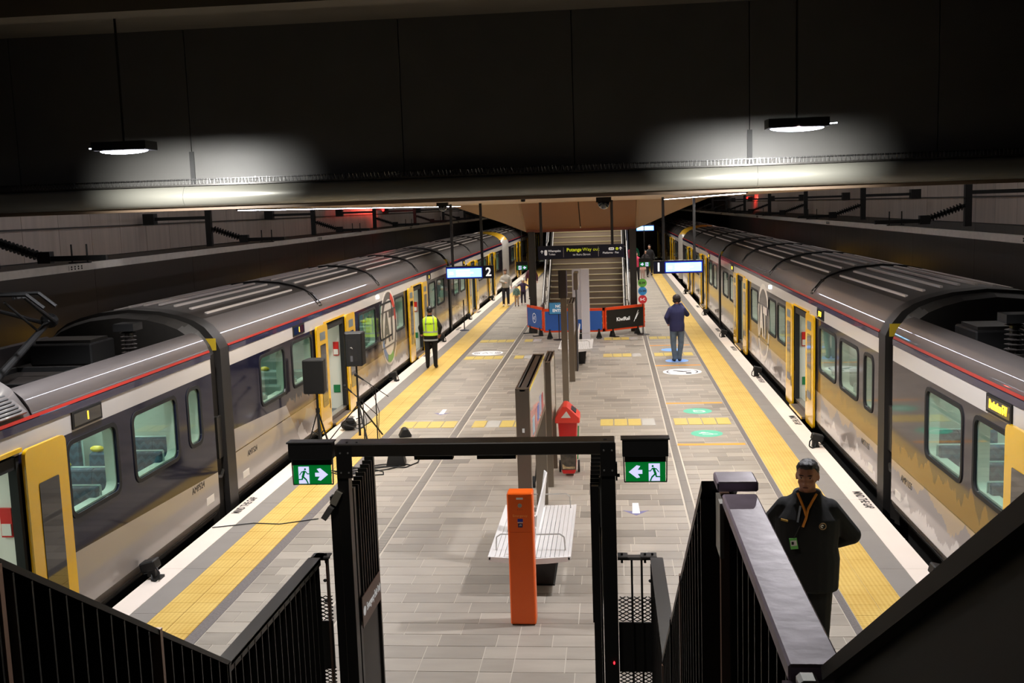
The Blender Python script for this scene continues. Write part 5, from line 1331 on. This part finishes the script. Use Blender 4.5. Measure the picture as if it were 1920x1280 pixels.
def person(label, x, y, H, rz, top, trouser, skin=SKIN, hair=HAIRB, shoe=BLK2, arms=None, legs=None, bulk=1., head=(0, 0), vox=.014, hairstyle='short', group=None, tl=.86, hands=(True, True), hat=None, sleeve_full=True, child=False, face=False, torso_y=0., hs=1.):
    k = H/1.75; t = thing('person', label, 'person', (x, y, 0), rz, group)
    hk = k*(1.25 if child else 1.0)
    B = bulk
    V = lambda *a: Vector(a)*k
    legs = legs or [((.09, 0, .92), (.105, -.01, .50), (.11, .015, .09), (.13, -.13, .04)), ((-.09, 0, .92), (-.105, -.01, .50), (-.11, .015, .09), (-.13, -.13, .04))]
    arms = arms or [((.185, 0, 1.42), (.26, .02, 1.14), (.27, -.05, .90)), ((-.185, 0, 1.42), (-.26, .02, 1.14), (-.27, -.05, .90))]
    sx = .162*(1+.12*(B-1))
    hk *= hs
    arms = [((math.copysign(sx, a[0][0]), a[0][1], 1.365),)+tuple(a[1:]) for a in arms]
    def torso(mb, e, z0=.88):
        rs = [(z0, .155*B, .105*B), (.96, .162*B, .115*B), (1.06, .15*B, .112*B), (1.18, .16*B, .118*B), (1.30, .175*B**.8, .118*B), (1.37, .168*B**.3, .105*B**.7), (1.42, .132*B**.3, .088*B**.7), (1.465, .095*B**.5, .07), (1.50, .06, .06)]
        mb.loft([[tuple(Vector(p)*k) for p in ring(z, (rx+e), (ry+e), 0, .0)] for z, rx, ry in rs])
    hc = Vector((0, -.012, 1.635))*k
    if child: hc = Vector((0, -.01, 1.60))*k
    yaw, pit = head
    Mh = Matrix.Rotation(yaw, 3, 'Z') @ Matrix.Rotation(pit, 3, 'X')
    Hd = lambda *a: hc+Mh @ (Vector(a)*hk)
    hf = .105/.1
    def he(mb, c, r, n=14, m=10): mb.ell(Hd(*c), tuple(q*hk for q in r), n, m, Mh)
    mb = MB(); torso(mb, 0)
    limb(mb, [V(0, .01, 1.42), V(0, .0, 1.50), Hd(0, .015, -.06)], [.07*k*B**.5, .058*k*B**.5, .056*hk])
    he(mb, (0, .012, .025), (.077, .098, .092)); he(mb, (0, -.022, -.045), (.062, .070, .066)); he(mb, (0, -.058, -.092), (.030, .028, .022))
    he(mb, (0, -.062, .012), (.055, .030, .030))
    for a in (-1, 1):
        he(mb, (a*.036, -.060, -.028), (.026, .024, .026)); he(mb, (a*.078, .012, -.008), (.010, .020, .032), 8, 6); he(mb, (a*.030, -.080, .022), (.022, .012, .008), 8, 6)
        he(mb, (a*.012, -.094, -.030), (.011, .012, .009), 8, 6)
    he(mb, (0, -.098, -.024), (.014, .018, .013), 8, 6); he(mb, (0, -.088, -.002), (.009, .014, .026), 8, 6)
    he(mb, (0, -.084, -.058), (.026, .012, .007), 8, 6); he(mb, (0, -.081, -.071), (.022, .012, .008), 8, 6)
    for i, A in enumerate(arms):
        P_ = [Vector(p)*k for p in A]; limb(mb, P_, [.052*k*B**.6, .043*k*B**.6, .030*k])
        if hands[i]: add_hand(mb, P_[2], (P_[2]-P_[1]), hk*1.0, .5, 1 if P_[2].x > 0 else -1)
        else: mb.ell(P_[2], .034*k)
    for Lg in legs:
        P_ = [Vector(p)*k for p in Lg]; limb(mb, P_[:3], [.085*k*B**.7, .058*k*B**.5, .04*k]); limb(mb, P_[2:], [.04*k, .035*k])
    body = link('body', solid(mb, vox, skin, 2), t)
    # jacket
    j = MB(); torso(j, .016, tl)
    for A in arms: limb(j, [V(0, .005, 1.475), Vector(A[0])*k], [.062*k, .060*k*B**.5])
    for A in arms:
        P_ = [Vector(p)*k for p in A]; P_[2] = P_[1].lerp(P_[2], .93); limb(j, P_, [.066*k*B**.7, .060*k*B**.7, .048*k])
    j.loft([[tuple(Vector(p)*k) for p in ring(z, r_, r_, 0, .005)] for z, r_ in ((1.42, .10*B), (1.47, .082*B), (1.51, .072*B))])
    jk = link('jacket', solid(j, vox, top, 3, 'jacket'), t)
    tr = MB(); tr.loft([[tuple(Vector(p)*k) for p in ring(z, rx, ry)] for z, rx, ry in ((.82, .15*B, .115*B), (.90, .16*B, .12*B), (1.0, .155*B, .115*B))])
    for Lg in legs:
        P_ = [Vector(p)*k for p in Lg]; limb(tr, P_[:3], [.10*k*B**.7, .072*k*B**.5, .058*k])
    link('trousers', solid(tr, vox, trouser, 2, 'trousers'), t)
    for Lg in legs:
        a_, b_ = Vector(Lg[2])*k, Vector(Lg[3])*k; s2 = MB(); dd = (b_-a_); dd.z = 0; dd.normalize(); c = (a_+b_)/2; c.z = a_.z-.045*k
        s2.ell(c+dd*.02*k, (.046*k, .13*k, .045*k), 12, 8, Matrix.Rotation(math.atan2(-dd.x, dd.y), 3, 'Z')); s2.build('shoe', shoe, t, smooth=True)
    hm = MB()
    hh = lambda c, r, n=16, m=10, z0=-1.: hm.ell(Hd(*c), tuple(q*hk for q in r), n, m, Mh, zmin=z0)
    if hat:
        hm2 = MB(); hm2.ell(Hd(0, .005, .035), (.092*hk, .108*hk, .098*hk), 16, 8, Mh, zmin=-.1); hm2.ell(Hd(0, 0, .14), .03*hk); hm2.build('beanie', hat, t, smooth=True)
        hh((0, .03, -.02), (.083, .085, .09))
    else:
        hh((0, .026, .046), (.082, .090, .077)); hh((0, .042, -.005), (.078, .068, .070)); hh((0, -.030, .088), (.066, .058, .032))
        if hairstyle == 'shaggy': hh((0, .02, .03), (.105, .105, .10)); hh((.05, .03, -.04), (.055, .07, .06)); hh((-.05, .03, -.04), (.055, .07, .06))
    hme = solid(hm, max(vox*.8, .008), hair, 1, 'hair')
    if vox < .02:
        from mathutils import noise as mn
        for v_ in hme.vertices: v_.co += v_.normal*mn.noise(v_.co*38)*.010
    link('hair', hme, t)
    if face:
        eyeW = mat('eye_white', (210, 200, 190), .3); eyeD = mat('eye_dark', (30, 18, 14), .2)
        for a in (-1, 1):
            e = MB().ell(Hd(a*.031, -.0815, .006), (.0115*hk, .006*hk, .0042*hk), 10, 6, Mh).build('eye', eyeW, t, smooth=True); MB().ell(Hd(a*.031, -.0865, .006), (.0045*hk, .003*hk, .004*hk), 8, 6, Mh).build('iris', eyeD, e, smooth=True)
            MB().ell(Hd(a*.031, -.089, .027), (.019*hk, .006*hk, .0035*hk), 10, 5, Mh @ Matrix.Rotation(-a*.12, 3, 'Y')).build('eyebrow', hair, t, smooth=True)
            MB().ell(Hd(a*.0315, -.084, .0125), (.0135*hk, .006*hk, .0022*hk), 8, 5, Mh).build('eyelid', mat('lid_brown', (96, 60, 46), .6), t, smooth=True)
        MB().ell(Hd(0, -.0955, -.064), (.022*hk, .004*hk, .0045*hk), 12, 6, Mh).build('lips', mat('lips', (112, 62, 52), .5), t, smooth=True)
    return t, Hd, k
BLKC = mat('black_cloth', (19, 18, 18), .95, bump=(12, .3)); NVC = mat('navy_cloth', (34, 36, 78), .8, bump=(14, .5)); JEAN = mat('faded_jeans', (88, 104, 122), .85, noise=(7, .25))
# officer at the lower right
back_arms = [((.19, .0, 1.42), (.345, .10, 1.13), (.12, .20, .98)), ((-.19, .0, 1.42), (-.345, .10, 1.13), (-.12, .20, .99))]
t, Hd, k = person('stocky man in black jacket with ID badge, hands behind his back, at lower right', 1.76, 9.55, 1.99, -.20, BLKC, BLKC, bulk=1.5, hs=1.10, arms=back_arms, head=(-.12, .04), vox=.011, tl=.70, hands=(True, True), face=True)
OR = mat('orange_collar', (214, 130, 34), .7)
fz = lambda x, z: -.118*1.30*k-.020*k
n_before = set(o.name for o in t.children)
cb = MB(); cb.tube([(.075, -.075, 1.545), (.045, -.115, 1.50), (.01, -.155, 1.44), (-.005, -.175, 1.37), (-.03, -.187, 1.30)], .011, 6); cb.tube([(-.075, -.075, 1.545), (-.05, -.115, 1.50), (-.02, -.155, 1.44), (-.005, -.178, 1.39)], .011, 6)
cb.build('lanyard', OR, t, smooth=True)
MB().obox((-.06, -.168, 1.40), (.008, .004, .07), Matrix.Rotation(.15, 3, 'Y')).build('radio_mic', mat('grey_clip', (130, 135, 145), .4), t)
b_ = MB().obox((-.10, -.200, 1.16), (.030, .004, .046), Matrix.Rotation(-.15, 3, 'Y')).build('id_badge', mat('badge_green', (110, 190, 95), .5), t); MB().obox((-.10, -.205, 1.165), (.024, .002, .022), Matrix.Rotation(-.15, 3, 'Y')).build('badge_photo', WHITE, b_); MB().obox((-.108, -.2075, 1.165), (.009, .001, .012)).build('badge_face', BLK, b_)
MB().tube([(-.055, -.178, 1.30), (-.10, -.203, 1.205)], .003, 5).build('badge_cord', BLK, t)
MB().obox((-.175, -.150, 1.335), (.032, .003, .008), Matrix.Rotation(-.5, 3, 'Z')).build('name_bar', mat('gold_thread', (170, 130, 40), .5), t)
e_ = basis((.125, -.178, 1.31), (1, .25, 0), (0, -.05, 1)); em = shape('round_emblem', [circ(0, 0, .030, 20), circ(0, 0, .023, 20)], .003, mat('emblem_tan', (150, 120, 80), .5), t, e_)
shape('emblem_mark', [arc(-.004, 0, .006, .014, .4, 5.2, 10)], .003, mat('emblem_pale', (205, 200, 185), .5), em, e_)
for o in list(t.children):
    if o.name not in n_before: o.scale = (1.12, 1.30, 1.11)
# photographer in the blue jacket seen from behind
pa = [((.17, 0, 1.42), (.27, -.10, 1.22), (.10, -.20, 1.50)), ((-.17, 0, 1.42), (-.27, .02, 1.16), (-.22, -.12, 1.00))]
lg = [((.09, 0, .92), (.10, -.01, .50), (.07, .02, .09), (.09, -.10, .04)), ((-.09, 0, .92), (-.10, -.01, .50), (-.05, .0, .09), (-.07, -.12, .04))]
person('man with shaggy hair in navy jacket and faded jeans, seen from behind, raising a camera', 1.78, 28.85, 1.86, PI, NVC, JEAN, skin=SKIN, hair=mat('hair_darkbrown', (34, 24, 22), .8), arms=[((a[0][0]*-1, a[0][1], a[0][2]), (a[1][0]*-1, a[1][1], a[1][2]), (a[2][0]*-1, a[2][1], a[2][2])) for a in pa], legs=lg, bulk=1.12, hairstyle='shaggy', tl=.80, hands=(True, True))
t = thing('camera', 'small black camera held up by the man in the navy jacket', 'camera', (1.83, 29.15, 1.60)); MB().box(-.06, .06, -.03, .03, 0, .09).build('camera_body', BLK2, t); MB().cone((0, .03, .045), (0, .10, .045), .03, .035, 12).build('lens', BLK2, t)
# security guard
t, Hd, k = person('security guard in a lime hi-vis vest over black, seen from behind by the left train', -5.05, 28.45, 1.74, PI+.1, BLKC, BLKC, skin=SKIN, arms=[((.17, 0, 1.42), (.28, .0, 1.16), (.27, -.14, .98)), ((-.17, 0, 1.42), (-.28, .0, 1.16), (-.24, -.12, .96))], bulk=1.08, tl=.76)
LIME = mat('hi_vis_lime', (200, 240, 40), .6, emit=.12); REFL = mat('reflective_tape', (175, 180, 180), .35, .3)
v = MB(); v.loft([[tuple(Vector(p)*k) for p in ring(z, rx*1.08+.030, ry*1.08+.030)] for z, rx, ry in ((.93, .165, .125), (1.06, .155, .115), (1.18, .165, .12), (1.32, .175, .12), (1.41, .16, .10), (1.47, .08, .07))])
vm = solid(v, .014, LIME, 2, 'vest'); ve = link('hi_vis_vest', vm, t)
MB().loft([[tuple(Vector(p)*k) for p in ring(z, .155*1.08+.042, .118*1.08+.036)] for z in (1.02, 1.06)]).build('reflective_band', REFL, ve)
MB().loft([[tuple(Vector(p)*k) for p in ring(z, .16*1.08+.036, .12*1.08+.030)] for z in (.79, .83)]).build('jacket_band', REFL, t)
for a in (-1, 1): MB().tube([(a*.11*k, .150*k, 1.06*k), (a*.115*k, .158*k, 1.25*k), (a*.10*k, .135*k, 1.42*k), (a*.09, .05, 1.50*k)], .016, 4).build('reflective_brace', REFL, ve)
text('SECURITY', .062, basis((0, .182*k, 1.27*k), (-1, 0, 0), (0, 0, 1)), mat('grey_lettering', (60, 70, 60), .6), ve, off=.002)
# man in hoodie with two children
GREYH = mat('grey_hoodie', (165, 160, 152), .85)
person('man in grey hoodie and dark trousers looking down at his phone, walking with children', -4.72, 46.3, 1.66, .15, GREYH, mat('dark_navy_trousers', (28, 28, 42), .85), skin=SKINL, hair=mat('hair_brown', (60, 34, 28), .8), shoe=WHITE, arms=[((.17, 0, 1.42), (.25, .0, 1.17), (.27, -.04, .95)), ((-.17, 0, 1.42), (-.24, -.04, 1.18), (-.06, -.24, 1.14))], head=(-.15, .35), vox=.018, bulk=1.1)
person('small child in pale hat and green patterned coat beside the man in the hoodie', -4.22, 46.1, .96, .1, mat('patterned_coat', (92, 120, 112), .9, noise=(16, .6)), mat('tan_leggings', (170, 134, 100), .85), skin=SKINL, hat=mat('pale_hat', (196, 206, 200), .8), vox=.016, child=True)
person('girl in white beanie, pink top and purple checked jacket beside the small child', -3.98, 46.8, 1.18, .1, mat('purple_check_coat', (62, 44, 72), .9, noise=(12, .5)), mat('dark_leggings', (40, 30, 44), .85), skin=SKINL, hat=mat('white_hat', (232, 224, 218), .8), shoe=mat('pink_shoe', (215, 190, 190), .6), vox=.016, child=True, arms=[((.17, 0, 1.42), (.36, -.02, 1.25), (.48, -.04, 1.10)), ((-.17, 0, 1.42), (-.36, .0, 1.27), (-.50, -.04, 1.15))])

person('person in maroon coat mostly hidden behind the left back column', -3.78, 49.5, 1.70, 0, mat('maroon_cloth', (74, 24, 40), .85), BLKC, skin=SKINL, vox=.024)
# people far away on the right side
for i, (x, y, H, c, c2, la) in enumerate(((2.35, 64, 1.85, (24, 22, 26), (24, 22, 26), 'tall distant person all in black near the right train'), (2.05, 62.5, 1.60, (40, 34, 36), (30, 26, 30), 'distant person in dark brown coat left of the tall one in black'),
    (1.80, 60, 1.15, (214, 170, 160), (190, 160, 150), 'distant child in pale pink clothes on the right tactile strip'), (1.42, 58.5, 1.68, (196, 60, 90), (24, 24, 28), 'distant person in pink and red top under the small exit sign'),
    (1.30, 68, 1.70, (150, 40, 60), (40, 30, 40), 'distant person in dark red behind the one in pink'), (1.62, 70, 1.7, (30, 110, 80), (30, 30, 40), 'farthest distant person in green beside the stair column'))):
    person(la, x, y, H, .2*(i % 3)-.2, mat('far_cloth_%d' % i, c, .85), mat('far_trouser_%d' % i, c2, .85), skin=SKINL, vox=.03, child=(H < 1.3), hands=(False, False), group='people far along the right platform')

# red lamps over the tracks far along, glowing on the walls
for x, y, la in ((-9.6, 44, 'small red lamp on the far left wall above the train roofs'), (7.7, 60, 'small red lamp on the far right wall above the train roofs')):
    t = thing('wall_lamp', la, 'light', (x, y, 4.45), 0, 'red lamps on the far walls')
    MB().box(-.35, .05, -.08, .08, 0, .1).build('bracket', BLK2, t) if x < 0 else MB().box(-.05, .35, -.08, .08, 0, .1).build('bracket', BLK2, t)
    MB().ell((0, -.1, .0), .05, 10, 8).build('lens', REDL, t, smooth=True)
    l = bpy.data.lights.new('red_lamp', 'POINT'); l.energy = 35; l.color = (1, .06, .04); l.shadow_soft_size = .05; o = bpy.data.objects.new('red_lamp', l); COL.objects.link(o); o.parent = t; o.location = (0, -.25, 0)
